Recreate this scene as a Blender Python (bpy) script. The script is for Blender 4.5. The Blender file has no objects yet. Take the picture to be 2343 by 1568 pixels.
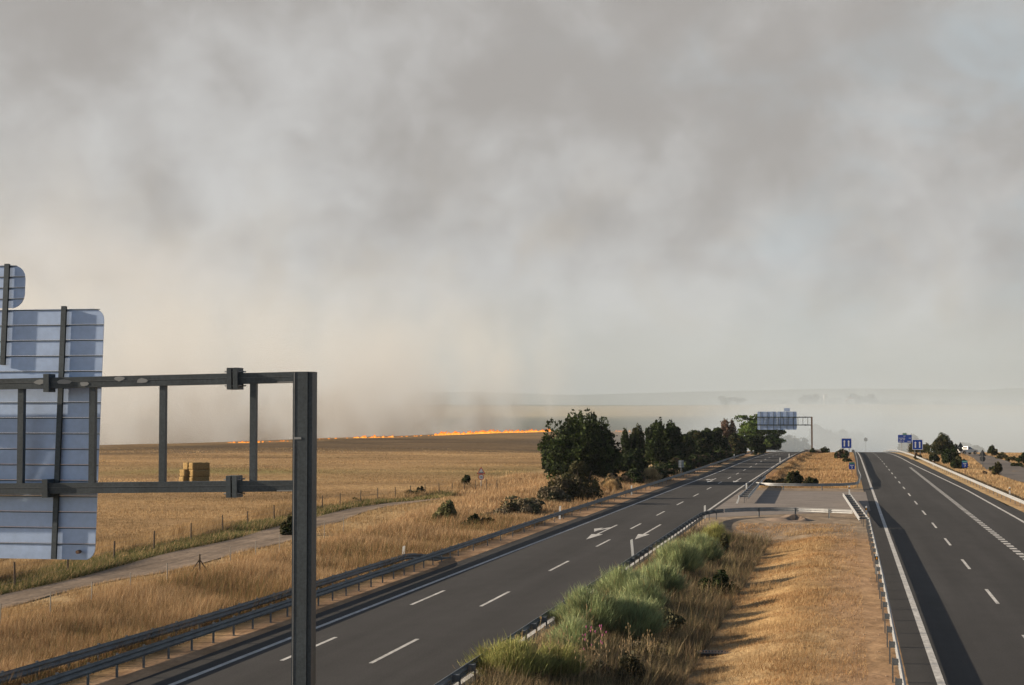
import bpy, math, random
import numpy as np
from mathutils import Vector, Matrix

R = math.radians
rng = np.random.default_rng(7)
random.seed(7)
scene = bpy.context.scene
COL = scene.collection

# ------------------------------------------------------------------ camera
CAM_H, FPX, W0, H0 = 8.0, 3830.0, 2342.0, 1568.0
PITCH = math.atan(171.0 / FPX)
YAW = math.atan(765.0 / FPX * math.cos(PITCH))
cam_d = bpy.data.cameras.new("camera")
cam_d.sensor_width = 36.0
cam_d.lens = 36.0 * FPX / W0
cam_d.clip_start = 0.2
cam_d.clip_end = 40000
cam = bpy.data.objects.new("camera", cam_d)
COL.objects.link(cam)
cam.location = (0, 0, CAM_H)
cam.rotation_euler = (math.pi / 2 + PITCH, 0, YAW)
scene.camera = cam

# ------------------------------------------------------------------ sun, sky, exposure
SUN_EL, SHADOW_AZ = R(17.0), R(6.0)          # shadows fall to +x, a little to +y
sh = Vector((math.cos(SHADOW_AZ) * math.cos(SUN_EL), math.sin(SHADOW_AZ) * math.cos(SUN_EL), -math.sin(SUN_EL)))
sun_d = bpy.data.lights.new("sun", 'SUN')
sun_d.energy = 5.0
sun_d.angle = R(0.6)
sun_d.color = (1.0, 0.83, 0.62)
sun = bpy.data.objects.new("sun", sun_d)
COL.objects.link(sun)
sun.rotation_euler = sh.to_track_quat('-Z', 'Y').to_euler()
sun.location = (-60, 0, 60)

world = bpy.data.worlds.new("World")
scene.world = world
world.use_nodes = True


def world_nodes():
    nt = world.node_tree
    nt.nodes.clear()
    N, L = nt.nodes.new, nt.links.new
    out = N('ShaderNodeOutputWorld')
    bg_sky, bg_smoke, mix = N('ShaderNodeBackground'), N('ShaderNodeBackground'), N('ShaderNodeMixShader')
    sky = N('ShaderNodeTexSky')
    sky.sky_type = 'NISHITA'
    sky.sun_disc = False
    sky.sun_elevation = SUN_EL
    sky.sun_rotation = math.atan2(-sh.x, -sh.y)
    sky.air_density = 1.0
    sky.dust_density = 1.5
    L(sky.outputs[0], bg_sky.inputs[0])
    bg_sky.inputs[1].default_value = 0.058
    tc = N('ShaderNodeTexCoord')
    sep = N('ShaderNodeSeparateXYZ')
    L(tc.outputs['Generated'], sep.inputs[0])

    def math_(op, a, b=None, clamp=False):
        m = N('ShaderNodeMath')
        m.operation = op
        m.use_clamp = clamp
        for i, v in enumerate((a, b)):
            if v is None:
                continue
            if isinstance(v, (int, float)):
                m.inputs[i].default_value = v
            else:
                L(v, m.inputs[i])
        return m.outputs[0]

    def rng_(v, a, b, c=0.0, d=1.0, smooth=True):
        m = N('ShaderNodeMapRange')
        m.interpolation_type = 'SMOOTHSTEP' if smooth else 'LINEAR'
        L(v, m.inputs['Value'])
        for k, x in zip(('From Min', 'From Max', 'To Min', 'To Max'), (a, b, c, d)):
            m.inputs[k].default_value = x
        return m.outputs[0]

    def noise(scale, detail, rough, dist, sx=1.0, sy=1.0, sz=1.0, off=(0, 0, 0), rot=(0, 0, 0)):
        mp = N('ShaderNodeMapping')
        mp.inputs['Scale'].default_value = (sx, sy, sz)
        mp.inputs['Location'].default_value = off
        mp.inputs['Rotation'].default_value = rot
        L(tc.outputs['Generated'], mp.inputs[0])
        n = N('ShaderNodeTexNoise')
        n.inputs['Scale'].default_value = scale
        n.inputs['Detail'].default_value = detail
        n.inputs['Roughness'].default_value = rough
        n.inputs['Distortion'].default_value = dist
        L(mp.outputs[0], n.inputs['Vector'])
        return n.outputs['Fac']

    def mixc(f, a, b):
        m = N('ShaderNodeMix')
        m.data_type = 'RGBA'
        L(f, m.inputs[0])
        for i, v in ((6, a), (7, b)):
            if isinstance(v, tuple):
                m.inputs[i].default_value = (*v, 1)
            else:
                L(v, m.inputs[i])
        return m.outputs[2]

    el = sep.outputs[2]
    big = noise(5.5, 2.5, 0.5, 0.25, sz=1.15, off=(3.4, 0.2, 0.4), rot=(0, 0.45, 0))
    mid = noise(13.0, 3.0, 0.5, 0.3, sz=1.15, off=(0, 1.7, 2.0), rot=(0, 0.5, 0))
    fine = noise(34.0, 4.0, 0.55, 0.3, sz=1.1, off=(5, 2, 1), rot=(0, 0.5, 0))
    tone = math_('ADD', math_('MULTIPLY', big, 0.44), math_('ADD', math_('MULTIPLY', mid, 0.38), math_('MULTIPLY', fine, 0.18)))
    # thinner, paler smoke low down; older, greyer smoke drifting above
    tone = math_('SUBTRACT', tone, rng_(el, 0.02, 0.24, -0.045, 0.085))
    f = rng_(tone, 0.33, 0.63)
    c = mixc(f, (0.190, 0.181, 0.173), (0.302, 0.301, 0.299))
    warm = rng_(noise(13.0, 4.0, 0.55, 0.5, sz=0.9, off=(9, 4, 7), rot=(0, 0.4, 0)), 0.48, 0.70, 0.0, 0.65)
    warm = math_('MULTIPLY', warm, rng_(el, 0.19, 0.05))
    c = mixc(warm, c, (0.258, 0.234, 0.203))
    cool = rng_(noise(11.0, 4.0, 0.5, 0.5, sz=1.6, off=(1, 8, 2)), 0.42, 0.74, 0.0, 0.75)
    cool = math_('MULTIPLY', cool, rng_(sep.outputs[0], -0.22, 0.08))
    c = mixc(cool, c, (0.238, 0.272, 0.292))
    L(c, bg_smoke.inputs[0])
    bg_smoke.inputs[1].default_value = 1.0
    # the smoke hangs over the half of the sky ahead of the bridge; behind it the sky is clear
    edge = math_('ADD', sep.outputs[1], math_('MULTIPLY', math_('SUBTRACT', big, 0.5), 0.5))
    m1 = rng_(edge, 0.15, 0.75)
    m2 = rng_(el, 0.75, 0.3)
    fac = math_('MULTIPLY', m1, m2)
    L(fac, mix.inputs[0])
    L(bg_sky.outputs[0], mix.inputs[1])
    L(bg_smoke.outputs[0], mix.inputs[2])
    L(mix.outputs[0], out.inputs[0])


world_nodes()
vs = scene.view_settings
vs.view_transform = 'Standard'
vs.look = 'None'
vs.exposure = 1.0
vs.gamma = 1.0
vs.use_curve_mapping = False
cy = scene.cycles
cy.use_denoising = True
cy.max_bounces = 6
cy.diffuse_bounces = 3
cy.transmission_bounces = 4
cy.transparent_max_bounces = 8
cy.volume_bounces = 2
cy.volume_step_rate = 1.0
cy.volume_max_steps = 192

# ------------------------------------------------------------------ pixel -> ground helpers
FW = Vector((-math.sin(YAW) * math.cos(PITCH), math.cos(YAW) * math.cos(PITCH), math.sin(PITCH)))
RT = Vector((math.cos(YAW), math.sin(YAW), 0))
UP = RT.cross(FW)


def G(px, py, z=0.0):
    """a pixel's ray met with the level z (things whose foot or top height is known)"""
    d = FW * FPX + RT * (px - W0 / 2) - UP * (py - H0 / 2)
    t = (z - CAM_H) / d.z
    return d.x * t, d.y * t


def smooth(a, b, x):
    t = np.clip((np.asarray(x, float) - a) / (b - a), 0, 1)
    return t * t * (3 - 2 * t)


# ------------------------------------------------------------------ terrain height
_ys = np.arange(0, 14000, 5.0)
_sl = np.where(_ys < 300, 0, np.where(_ys < 705, -(_ys - 300) / 9000.0, -0.045))
_sl = np.where(_ys > 850, -0.045 * np.clip((1100 - _ys) / 250, 0, 1), _sl)
_sl = np.where((_ys > 1450) & (_ys < 2600), 0.0425, _sl)
_sl = np.where(_ys >= 2600, 0.004, _sl)
_zs = np.concatenate([[0], np.cumsum(_sl[:-1] * 5.0)])


def prof(y):
    return np.interp(y, _ys, _zs)


def vnoise(x, y, s, seed=0):
    """cheap smooth noise, -1..1"""
    x = np.asarray(x, float) / s + seed * 17.3
    y = np.asarray(y, float) / s + seed * 9.1
    return (np.sin(x * 1.7 + 1.3 * np.sin(y * 1.1)) + np.sin(y * 1.9 + 1.7 * np.sin(x * 0.9 + 2)) + np.sin((x + y) * 1.3 + 0.7)) / 3.0


def crest_x(y):
    return -216 + 0.054 * np.clip(y, 0, 1000)


def right_rail_x(y):
    return np.interp(y, [30, 140, 265, 365, 480, 700], [16.0, 15.2, 13.6, 12.5, 12.0, 12.0])


def left_rail_x(y):
    return np.interp(y, [20, 120, 230, 360, 700], [-21.95, -21.8, -21.0, -20.4, -20.3])


def Z(x, y, detail=True):
    x = np.asarray(x, float)
    y = np.asarray(y, float)
    zr = prof(y)
    d = np.clip(crest_x(y) - x, 0, None)
    zf = -np.where(d < 60, d * d / 1600.0, 2.25 + (d - 60) * 0.075)
    d2 = np.clip(y - 930, 0, None)
    zf = zf - d2 * d2 / 4000.0
    zf = np.maximum(zf, -24)
    w = smooth(-60, -110, x) * (1 - smooth(1000, 1300, y))
    z = zr * (1 - w) + zf * w
    # far hills
    h = smooth(4200, 7500, y) * (72 + 40 * vnoise(x, y, 1100, 1) + 26 * vnoise(x, y, 430, 2) + 0.012 * x)
    z = z + h + smooth(1500, 2600, y) * 3 * vnoise(x, y, 260, 5)
    if detail:
        med = smooth(-10.0, -6.2, x) * (1 - smooth(-5.6, -1.5, x))
        z = z - med * (0.70 - 0.45 * smooth(125, 185, y)) * (1 - smooth(112, 130, y) * (1 - smooth(190, 215, y))) * (1 - smooth(450, 620, y))
        rough = smooth(-31, -28, x) * (1 - smooth(-24.5, -22.4, x)) + smooth(-8.5, -6, x) * (1 - smooth(-1.5, 0.5, x)) * (1 - smooth(112, 128, y) * (1 - smooth(190, 215, y))) + smooth(17, 20, x) * (1 - smooth(900, 1000, y))
        z = z + rough * (0.10 * vnoise(x, y, 2.1, 3) + 0.07 * vnoise(x, y, 0.9, 4))
        # low bank between the track's end and the road
        z = z + 0.9 * np.exp(-((x + 29.5) / 4.0) ** 2 - ((y - 172) / 32.0) ** 2)
        # field: very gentle swells
        z = z + smooth(-48, -70, x) * 0.25 * vnoise(x, y, 38, 6)
        # roadbeds sit just below the pavement sheets
        under = ((x > left_rail_x(y) + 0.9) & (x < -11.45)) | ((x > 2.0) & (x < right_rail_x(y) - 0.8))
        z = z - 0.06 * under * (1 - smooth(760, 800, y))
    return z


def Zf(x, y):
    return float(Z(x, y))


def zroad(y):
    return float(prof(y))


# ------------------------------------------------------------------ materials
MATS = {}


def mat(name, color=(0.5, 0.5, 0.5), rough=0.7, metal=0.0, spec=0.3, noise=None, bump=None, attr=None, emit=None, translucent=0.0, coat=0.0):
    """noise: list of (scale, (sx,sy,sz), low colour factor, high colour factor, detail)"""
    if name in MATS:
        return MATS[name]
    m = bpy.data.materials.new(name)
    m.use_nodes = True
    nt = m.node_tree
    N, L = nt.nodes.new, nt.links.new
    b = nt.nodes['Principled BSDF']
    out = nt.nodes['Material Output']
    b.inputs['Roughness'].default_value = rough
    b.inputs['Metallic'].default_value = metal
    b.inputs['Specular IOR Level'].default_value = spec
    b.inputs['Coat Weight'].default_value = coat
    tc = N('ShaderNodeTexCoord')
    if attr:
        a = N('ShaderNodeAttribute')
        a.attribute_name = attr
        cur = a.outputs['Color']
    else:
        rgb = N('ShaderNodeRGB')
        rgb.outputs[0].default_value = (*color, 1)
        cur = rgb.outputs[0]
    for sc, st, lo, hi, det in (noise or []):
        mp = N('ShaderNodeMapping')
        mp.inputs['Scale'].default_value = st
        L(tc.outputs['Object'], mp.inputs[0])
        n = N('ShaderNodeTexNoise')
        n.inputs['Scale'].default_value = sc
        n.inputs['Detail'].default_value = det
        n.inputs['Roughness'].default_value = 0.6
        L(mp.outputs[0], n.inputs['Vector'])
        r = N('ShaderNodeMapRange')
        r.inputs['From Min'].default_value = 0.3
        r.inputs['From Max'].default_value = 0.7
        L(n.outputs['Fac'], r.inputs['Value'])
        mx = N('ShaderNodeMix')
        mx.data_type = 'RGBA'
        L(r.outputs[0], mx.inputs[0])
        lo3 = lo if isinstance(lo, tuple) else (lo, lo, lo)
        hi3 = hi if isinstance(hi, tuple) else (hi, hi, hi)
        mx.inputs[6].default_value = (*lo3, 1)
        mx.inputs[7].default_value = (*hi3, 1)
        mul = N('ShaderNodeMix')
        mul.data_type = 'RGBA'
        mul.blend_type = 'MULTIPLY'
        mul.inputs[0].default_value = 1.0
        L(cur, mul.inputs[6])
        L(mx.outputs[2], mul.inputs[7])
        cur = mul.outputs[2]
    L(cur, b.inputs['Base Color'])
    if bump:
        sc, st, strength, dist = bump
        mp = N('ShaderNodeMapping')
        mp.inputs['Scale'].default_value = st
        L(tc.outputs['Object'], mp.inputs[0])
        n = N('ShaderNodeTexNoise')
        n.inputs['Scale'].default_value = sc
        n.inputs['Detail'].default_value = 5
        L(mp.outputs[0], n.inputs['Vector'])
        bp = N('ShaderNodeBump')
        bp.inputs['Strength'].default_value = strength
        bp.inputs['Distance'].default_value = dist
        L(n.outputs['Fac'], bp.inputs['Height'])
        L(bp.outputs[0], b.inputs['Normal'])
    if emit:
        b.inputs['Emission Color'].default_value = (*emit[0], 1)
        b.inputs['Emission Strength'].default_value = emit[1]
    if translucent:
        t = N('ShaderNodeBsdfTranslucent')
        L(cur, t.inputs[0])
        ms = N('ShaderNodeMixShader')
        ms.inputs[0].default_value = translucent
        L(b.outputs[0], ms.inputs[1])
        L(t.outputs[0], ms.inputs[2])
        L(ms.outputs[0], out.inputs[0])
    MATS[name] = m
    return m


one = (1, 1, 1)
M_ground = mat('ground_soil_grass', rough=0.95, spec=0.05, attr='Col',
               noise=[(0.9, (1.0, 0.6, 1), (0.60, 0.57, 0.52), (1.22, 1.22, 1.18), 6), (0.05, (1, 1, 1), 0.82, 1.15, 3), (7.0, one, 0.75, 1.2, 4)],
               bump=(1.6, (1, 1, 1), 0.6, 0.12))
M_asph = mat('asphalt', (0.0375, 0.0362, 0.0362), rough=0.9, spec=0.18,
             noise=[(0.55, (1.0, 0.03, 1), 0.80, 1.22, 4), (0.06, (1, 0.6, 1), 0.84, 1.14, 4), (0.9, (1, 0.5, 1), 0.90, 1.10, 5), (14.0, one, 0.72, 1.3, 5)], bump=(60, one, 0.35, 0.01))
M_asph2 = mat('old_asphalt', (0.21, 0.185, 0.168), rough=0.92, spec=0.1,
              noise=[(0.35, one, 0.8, 1.12, 5), (3.0, (1, 1, 1), 0.86, 1.1, 5)], bump=(30, one, 0.4, 0.02))
M_ramp = mat('ramp_asphalt', (0.13, 0.115, 0.105), rough=0.9, spec=0.1, noise=[(0.2, (1, .3, 1), 0.8, 1.15, 4)])
M_track = mat('track_dirt', (0.25, 0.195, 0.15), rough=0.95, spec=0.05,
              noise=[(1.1, (1, 0.08, 1), 0.55, 1.2, 4), (0.5, one, 0.8, 1.12, 5), (5, one, 0.8, 1.15, 4)], bump=(3, one, 0.6, 0.08))
M_paint = mat('road_paint', (0.56, 0.55, 0.53), rough=0.75, spec=0.2, noise=[(5.0, (1, .4, 1), 0.55, 1.08, 7), (0.4, one, 0.78, 1.08, 4)])
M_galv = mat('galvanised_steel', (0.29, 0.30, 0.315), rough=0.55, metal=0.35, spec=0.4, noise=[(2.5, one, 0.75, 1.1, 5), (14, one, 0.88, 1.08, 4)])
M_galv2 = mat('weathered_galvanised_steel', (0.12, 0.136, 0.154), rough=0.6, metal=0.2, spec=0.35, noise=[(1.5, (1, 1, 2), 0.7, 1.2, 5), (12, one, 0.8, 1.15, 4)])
M_rust = mat('rust_brown_steel', (0.16, 0.10, 0.07), rough=0.75, metal=0.1, spec=0.3, noise=[(3.5, one, 0.7, 1.2, 5)])
M_gantry = mat('gantry_steel', (0.060, 0.076, 0.092), rough=0.5, metal=0.3, spec=0.35,
               noise=[(1.2, (1, 1, 0.5), 0.7, 1.25, 6), (22, one, 0.75, 1.2, 4)])
M_stain = mat('gantry_stain', (0.25, 0.27, 0.29), rough=0.7)
M_alu = mat('sign_back_aluminium', (0.38, 0.50, 0.74), rough=0.48, metal=0.35, spec=0.5, noise=[(0.7, (1, 1, 3), 0.86, 1.08, 4), (9, (1, 1, 1), 0.93, 1.05, 4)])
M_white = mat('white_plastic', (0.78, 0.78, 0.76), rough=0.5, noise=[(6, one, 0.88, 1.03, 3)])
M_black = mat('black_plastic', (0.02, 0.02, 0.022), rough=0.5)
M_amber = mat('amber_reflector', (0.75, 0.32, 0.03), rough=0.3)
M_blue = mat('sign_blue', (0.012, 0.06, 0.36), rough=0.45, noise=[(4, one, 0.9, 1.08, 2)])
M_lblue = mat('sign_pale_green', (0.13, 0.42, 0.38), rough=0.5)
M_green = mat('sign_green', (0.05, 0.22, 0.15), rough=0.5)
M_sgnw = mat('sign_white', (0.78, 0.78, 0.78), rough=0.45)
M_sgnr = mat('sign_red', (0.5, 0.03, 0.025), rough=0.45)
M_sback = mat('sign_back_grey', (0.26, 0.29, 0.33), rough=0.5, metal=0.3)
M_dark = mat('sign_back_dark', (0.05, 0.055, 0.062), rough=0.6)
M_wood = mat('fence_wood', (0.10, 0.075, 0.055), rough=0.9, noise=[(8, (1, 1, .2), 0.7, 1.2, 4)])
M_wire = mat('wire', (0.18, 0.17, 0.16), rough=0.6, metal=0.4)
M_hay = mat('straw', (0.29, 0.20, 0.09), rough=0.95, spec=0.05, noise=[(5, (1, 1, 3), 0.62, 1.15, 6), (25, one, 0.8, 1.15, 4)], bump=(18, (1, 1, 3), 0.9, 0.06))
M_leaf = mat('leaf', rough=0.7, spec=0.12, attr='Col', translucent=0.2)
M_blade = mat('dry_blade', rough=0.8, spec=0.12, attr='Col', translucent=0.3)
M_bark = mat('bark', (0.09, 0.07, 0.055), rough=0.95, noise=[(6, (1, 1, .25), 0.65, 1.25, 5)])
M_conc = mat('concrete', (0.30, 0.28, 0.26), rough=0.9, noise=[(2, one, 0.8, 1.1, 5)])
M_wall = mat('whitewash', (0.72, 0.70, 0.66), rough=0.9, noise=[(0.8, one, 0.9, 1.04, 4)])
M_roof = mat('roof_tile', (0.33, 0.15, 0.09), rough=0.9, noise=[(2, (1, 4, 1), 0.75, 1.2, 4)])
M_glass = mat('dark_glass', (0.03, 0.035, 0.04), rough=0.12, spec=0.6)
M_silver = mat('silver_paint', (0.58, 0.59, 0.61), rough=0.4, metal=0.2, spec=0.5, coat=0.4, noise=[(1.5, one, 0.92, 1.05, 3)])
M_bedw = mat('white_tailgate', (0.62, 0.62, 0.60), rough=0.4, coat=0.3)
M_tyre = mat('tyre', (0.02, 0.02, 0.02), rough=0.9)
M_rim = mat('wheel_rim', (0.30, 0.30, 0.31), rough=0.35, metal=0.8)
M_tail = mat('tail_light', (0.55, 0.05, 0.03), rough=0.2)
M_pink = mat('thistle_flower', (0.42, 0.08, 0.24), rough=0.7)


def flame_material():
    m = bpy.data.materials.new('flame')
    m.use_nodes = True
    nt = m.node_tree
    nt.nodes.clear()
    N, L = nt.nodes.new, nt.links.new
    out, e = N('ShaderNodeOutputMaterial'), N('ShaderNodeEmission')
    a = N('ShaderNodeAttribute')
    a.attribute_name = 'Col'
    L(a.outputs['Color'], e.inputs[0])
    e.inputs[1].default_value = 1.25
    L(e.outputs[0], out.inputs[0])
    return m


M_flame = flame_material()


# ------------------------------------------------------------------ mesh helpers
def link(name, me, m=None, parent=None, loc=None, rz=0.0):
    o = bpy.data.objects.new(name, me)
    COL.objects.link(o)
    if m and me is not None:
        if not me.materials:
            me.materials.append(m)
    if parent is not None:
        o.parent = parent
    if loc is not None:
        o.location = loc
    if rz:
        o.rotation_euler = (0, 0, rz)
    return o


def tag(o, label=None, cat=None, group=None, kind=None):
    if label:
        o['label'] = label
    if cat:
        o['category'] = cat
    if group:
        o['group'] = group
    if kind:
        o['kind'] = kind
    return o


def empty(name, loc=(0, 0, 0), rz=0.0):
    o = bpy.data.objects.new(name, None)
    COL.objects.link(o)
    o.location = loc
    o.rotation_euler = (0, 0, rz)
    return o


def np_mesh(name, V, F, col=None, smooth_=False):
    """V (n,3), F (m,k) with one k, col (n,3)"""
    me = bpy.data.meshes.new(name)
    V = np.asarray(V, np.float32)
    F = np.asarray(F, np.int32)
    k = F.shape[1]
    me.vertices.add(len(V))
    me.vertices.foreach_set('co', V.ravel())
    me.loops.add(F.size)
    me.loops.foreach_set('vertex_index', F.ravel())
    me.polygons.add(len(F))
    me.polygons.foreach_set('loop_start', np.arange(0, F.size, k, dtype=np.int32))
    if smooth_:
        me.polygons.foreach_set('use_smooth', np.ones(len(F), bool))
    if col is not None:
        a = me.color_attributes.new('Col', 'FLOAT_COLOR', 'POINT')
        c4 = np.ones((len(V), 4), np.float32)
        c4[:, :3] = col
        a.data.foreach_set('color', c4.ravel())
    me.update(calc_edges=True)
    me.validate()
    return me


class MB:
    def __init__(self):
        self.v, self.f = [], []

    def add(self, vs_, fs):
        n = len(self.v)
        self.v += [tuple(v) for v in vs_]
        self.f += [tuple(i + n for i in f) for f in fs]
        return self

    def box(self, x0, x1, y0, y1, z0, z1, mtx=None):
        vs_ = [Vector((x, y, z)) for z in (z0, z1) for y in (y0, y1) for x in (x0, x1)]
        if mtx:
            vs_ = [mtx @ v for v in vs_]
        return self.add(vs_, [(0, 2, 3, 1), (4, 5, 7, 6), (0, 1, 5, 4), (2, 6, 7, 3), (0, 4, 6, 2), (1, 3, 7, 5)])

    def prism(self, poly, d0, d1, plane='xz', mtx=None):
        n = len(poly)
        vs_ = []
        for d in (d0, d1):
            for a, b in poly:
                vs_.append(Vector((a, d, b)) if plane == 'xz' else (Vector((d, a, b)) if plane == 'yz' else Vector((a, b, d))))
        if mtx:
            vs_ = [mtx @ v for v in vs_]
        fs = [tuple(range(n - 1, -1, -1)), tuple(range(n, 2 * n))]
        fs += [(i, (i + 1) % n, n + (i + 1) % n, n + i) for i in range(n)]
        return self.add(vs_, fs)

    def tube(self, pts, radii, n=8, cap=True):
        rings = []
        pts = [Vector(p) for p in pts]
        for i, p in enumerate(pts):
            d = (pts[min(i + 1, len(pts) - 1)] - pts[max(i - 1, 0)]).normalized()
            u = d.cross(Vector((0, 0, 1)) if abs(d.z) < 0.9 else Vector((1, 0, 0))).normalized()
            w = d.cross(u)
            r = radii[i] if hasattr(radii, '__len__') else radii
            rings.append([p + (u * math.cos(2 * math.pi * k / n) + w * math.sin(2 * math.pi * k / n)) * r for k in range(n)])
        vs_ = [v for r_ in rings for v in r_]
        fs = []
        for i in range(len(pts) - 1):
            for k in range(n):
                fs.append((i * n + k, i * n + (k + 1) % n, (i + 1) * n + (k + 1) % n, (i + 1) * n + k))
        if cap:
            fs.append(tuple(range(n - 1, -1, -1)))
            fs.append(tuple(range((len(pts) - 1) * n, len(pts) * n)))
        return self.add(vs_, fs)

    def mesh(self, name, bevel=0.0):
        me = bpy.data.meshes.new(name)
        me.from_pydata(self.v, [], self.f)
        me.validate()
        me.update()
        return me

    def build(self, name, m, parent=None, loc=None, rz=0.0):
        return link(name, self.mesh(name), m, parent, loc, rz)


def copy_tree(o, parent=None):
    c = o.copy()
    COL.objects.link(c)
    c.parent = parent
    for ch in list(o.children):
        copy_tree(ch, c)
    return c


def ribbon(name, ys, xl, xr, m, lift=0.0, zfun=None, cols=2, parent=None):
    """a sheet between two x(y) edges"""
    V, F = [], []
    n = cols
    for y, a, b in zip(ys, xl, xr):
        for k in range(n):
            x = a + (b - a) * k / (n - 1)
            z = zfun(x, y) if zfun else zroad(y)
            V.append((x, y, z + lift))
    for i in range(len(ys) - 1):
        for k in range(n - 1):
            F.append((i * n + k, i * n + k + 1, (i + 1) * n + k + 1, (i + 1) * n + k))
    return link(name, np_mesh(name, V, F), m, parent)


# ------------------------------------------------------------------ ground
C_DRY = np.array([0.39, 0.26, 0.13])
C_PALE = np.array([0.43, 0.31, 0.175])
C_SOIL = np.array([0.33, 0.215, 0.135])
C_RED = np.array([0.36, 0.20, 0.10])
C_GREEN = np.array([0.085, 0.085, 0.035])
C_SMOKESHADE = np.array([0.125, 0.088, 0.055])
C_GREY = np.array([0.22, 0.175, 0.135])


def axis(parts):
    a = []
    for s, e, st in parts:
        a += list(np.arange(s, e, st))
    a.append(parts[-1][1])
    return np.array(a)


def lerp3(c, d, w):
    return c * (1 - w[..., None]) + d * w[..., None]


def ground_colour(X, Y):
    c = np.broadcast_to(C_PALE, X.shape + (3,)).copy()
    n1, n2 = vnoise(X, Y, 9, 11), vnoise(X, Y, 3.1, 12)
    # field
    fld = smooth(-43, -47, X)
    c = lerp3(c, np.array([0.315, 0.205, 0.105]), fld)
    c = lerp3(c, np.array([0.41, 0.28, 0.145]), fld * np.clip(n1, 0, 1))
    streak = np.clip(vnoise(X * 0.35, Y, 10, 14), 0, 1)
    c = lerp3(c, np.array([0.20, 0.125, 0.065]), fld * streak * 0.85)
    grn = np.exp(-((Y - 0.25 * X - 255) / 22.0) ** 2) * np.clip(vnoise(X, Y, 14, 15) + 0.5, 0, 1)
    c = lerp3(c, np.array([0.20, 0.185, 0.07]), fld * grn * 0.75)
    # smoke's shadow painted into the ground colour before the edge of the field
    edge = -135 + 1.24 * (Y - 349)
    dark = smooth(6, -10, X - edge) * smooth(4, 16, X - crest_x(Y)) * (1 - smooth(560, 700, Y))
    c = lerp3(c, C_SMOKESHADE, fld * dark * (0.75 + 0.2 * n1.clip(-1, 1)))
    # far pale strip
    edge2 = -150 + 0.5 * (Y - 335)
    c = lerp3(c, np.array([0.30, 0.21, 0.10]), fld * smooth(560, 650, Y) * np.clip(vnoise(X * .2, Y, 40, 16) + .2, 0, 1) * .6)
    # fence ditch
    c = lerp3(c, C_GREEN * 1.2, smooth(-44, -42.5, X) * (1 - smooth(-39, -37, X)) * 0.6 * np.clip(0.7 + n2, 0, 1))
    # verge left of road
    vr = smooth(-31.5, -30, X) * (1 - smooth(-23.2, -22.2, X))
    c = lerp3(c, C_DRY * 0.8, vr)
    strip = smooth(-23.2, -22.2, X) * (1 - smooth(-20.4, -20.0, X))
    c = lerp3(c, C_SOIL * 1.08, strip)
    # median
    med = smooth(-11.2, -10.8, X) * (1 - smooth(1.9, 2.2, X))
    c = lerp3(c, C_DRY, med)
    c = lerp3(c, C_SOIL * 1.05, med * smooth(-2.6, 0.2, X) * (1 - smooth(128, 150, Y)) * (0.8 + 0.2 * n2.clip(-1, 1)))
    c = lerp3(c, C_PALE * 1.05, med * np.clip(n1 * 1.3, 0, 1) * smooth(-6, -3, X) * (1 - smooth(-1.5, 0.5, X)))
    c = lerp3(c, C_GREY * .8, med * (1 - smooth(-6.5, -4.2, X)) * 0.75 * (1 - smooth(110, 125, Y)))
    c = lerp3(c, C_GREY * 1.15, med * smooth(112, 120, Y + 2 * n2) * (1 - smooth(190, 196, Y)))
    c = lerp3(c, C_RED * 0.95, med * smooth(196, 215, Y) * np.clip(0.4 + vnoise(X, Y, 22, 17), 0, 1))
    # right verge
    rv = smooth(14.5, 15.5, X) * (1 - smooth(700, 900, Y))
    c = lerp3(c, C_DRY * 1.05, rv)
    c = lerp3(c, C_SOIL, rv * (1 - smooth(0.3, 1.2, X - right_rail_x(Y))))
    # valley and far land
    far = smooth(560, 800, Y) * (1 - fld * (1 - smooth(980, 1150, Y)))
    c = lerp3(c, np.array([0.10, 0.10, 0.055]), far)
    band = smooth(2050, 2200, Y) * (1 - smooth(2550, 2700, Y))
    c = lerp3(c, np.array([0.46, 0.36, 0.20]), band)
    patch = smooth(2700, 3000, Y) * np.clip(vnoise(X * 0.3, Y, 240, 18) * 2, 0, 1)
    c = lerp3(c, np.array([0.36, 0.29, 0.17]), patch * (1 - smooth(4000, 5000, Y)))
    return np.clip(c, 0.01, 1)


def make_ground():
    xs = axis([(-9000, -2000, 700), (-2000, -600, 140), (-600, -240, 30), (-240, -60, 6), (-60, -46, 1.5), (-46, 24, 0.7), (24, 60, 3), (60, 300, 24), (300, 1500, 150), (1500, 9000, 750)])
    ys = axis([(-300, 0, 100), (0, 28, 7), (28, 150, 0.9), (150, 260, 1.8), (260, 520, 5), (520, 1200, 20), (1200, 3000, 90), (3000, 12000, 300)])
    X, Y = np.meshgrid(xs, ys)
    Zz = Z(X, Y)
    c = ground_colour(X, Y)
    V = np.stack([X, Y, Zz], -1).reshape(-1, 3)
    ny, nx = X.shape
    i = np.arange(ny * nx).reshape(ny, nx)
    F = np.stack([i[:-1, :-1], i[:-1, 1:], i[1:, 1:], i[1:, :-1]], -1).reshape(-1, 4)
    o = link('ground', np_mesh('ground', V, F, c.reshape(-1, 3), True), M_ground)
    tag(o, 'dry straw-coloured ground of field, verges and median strip', 'ground', kind='structure')


make_ground()

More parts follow.
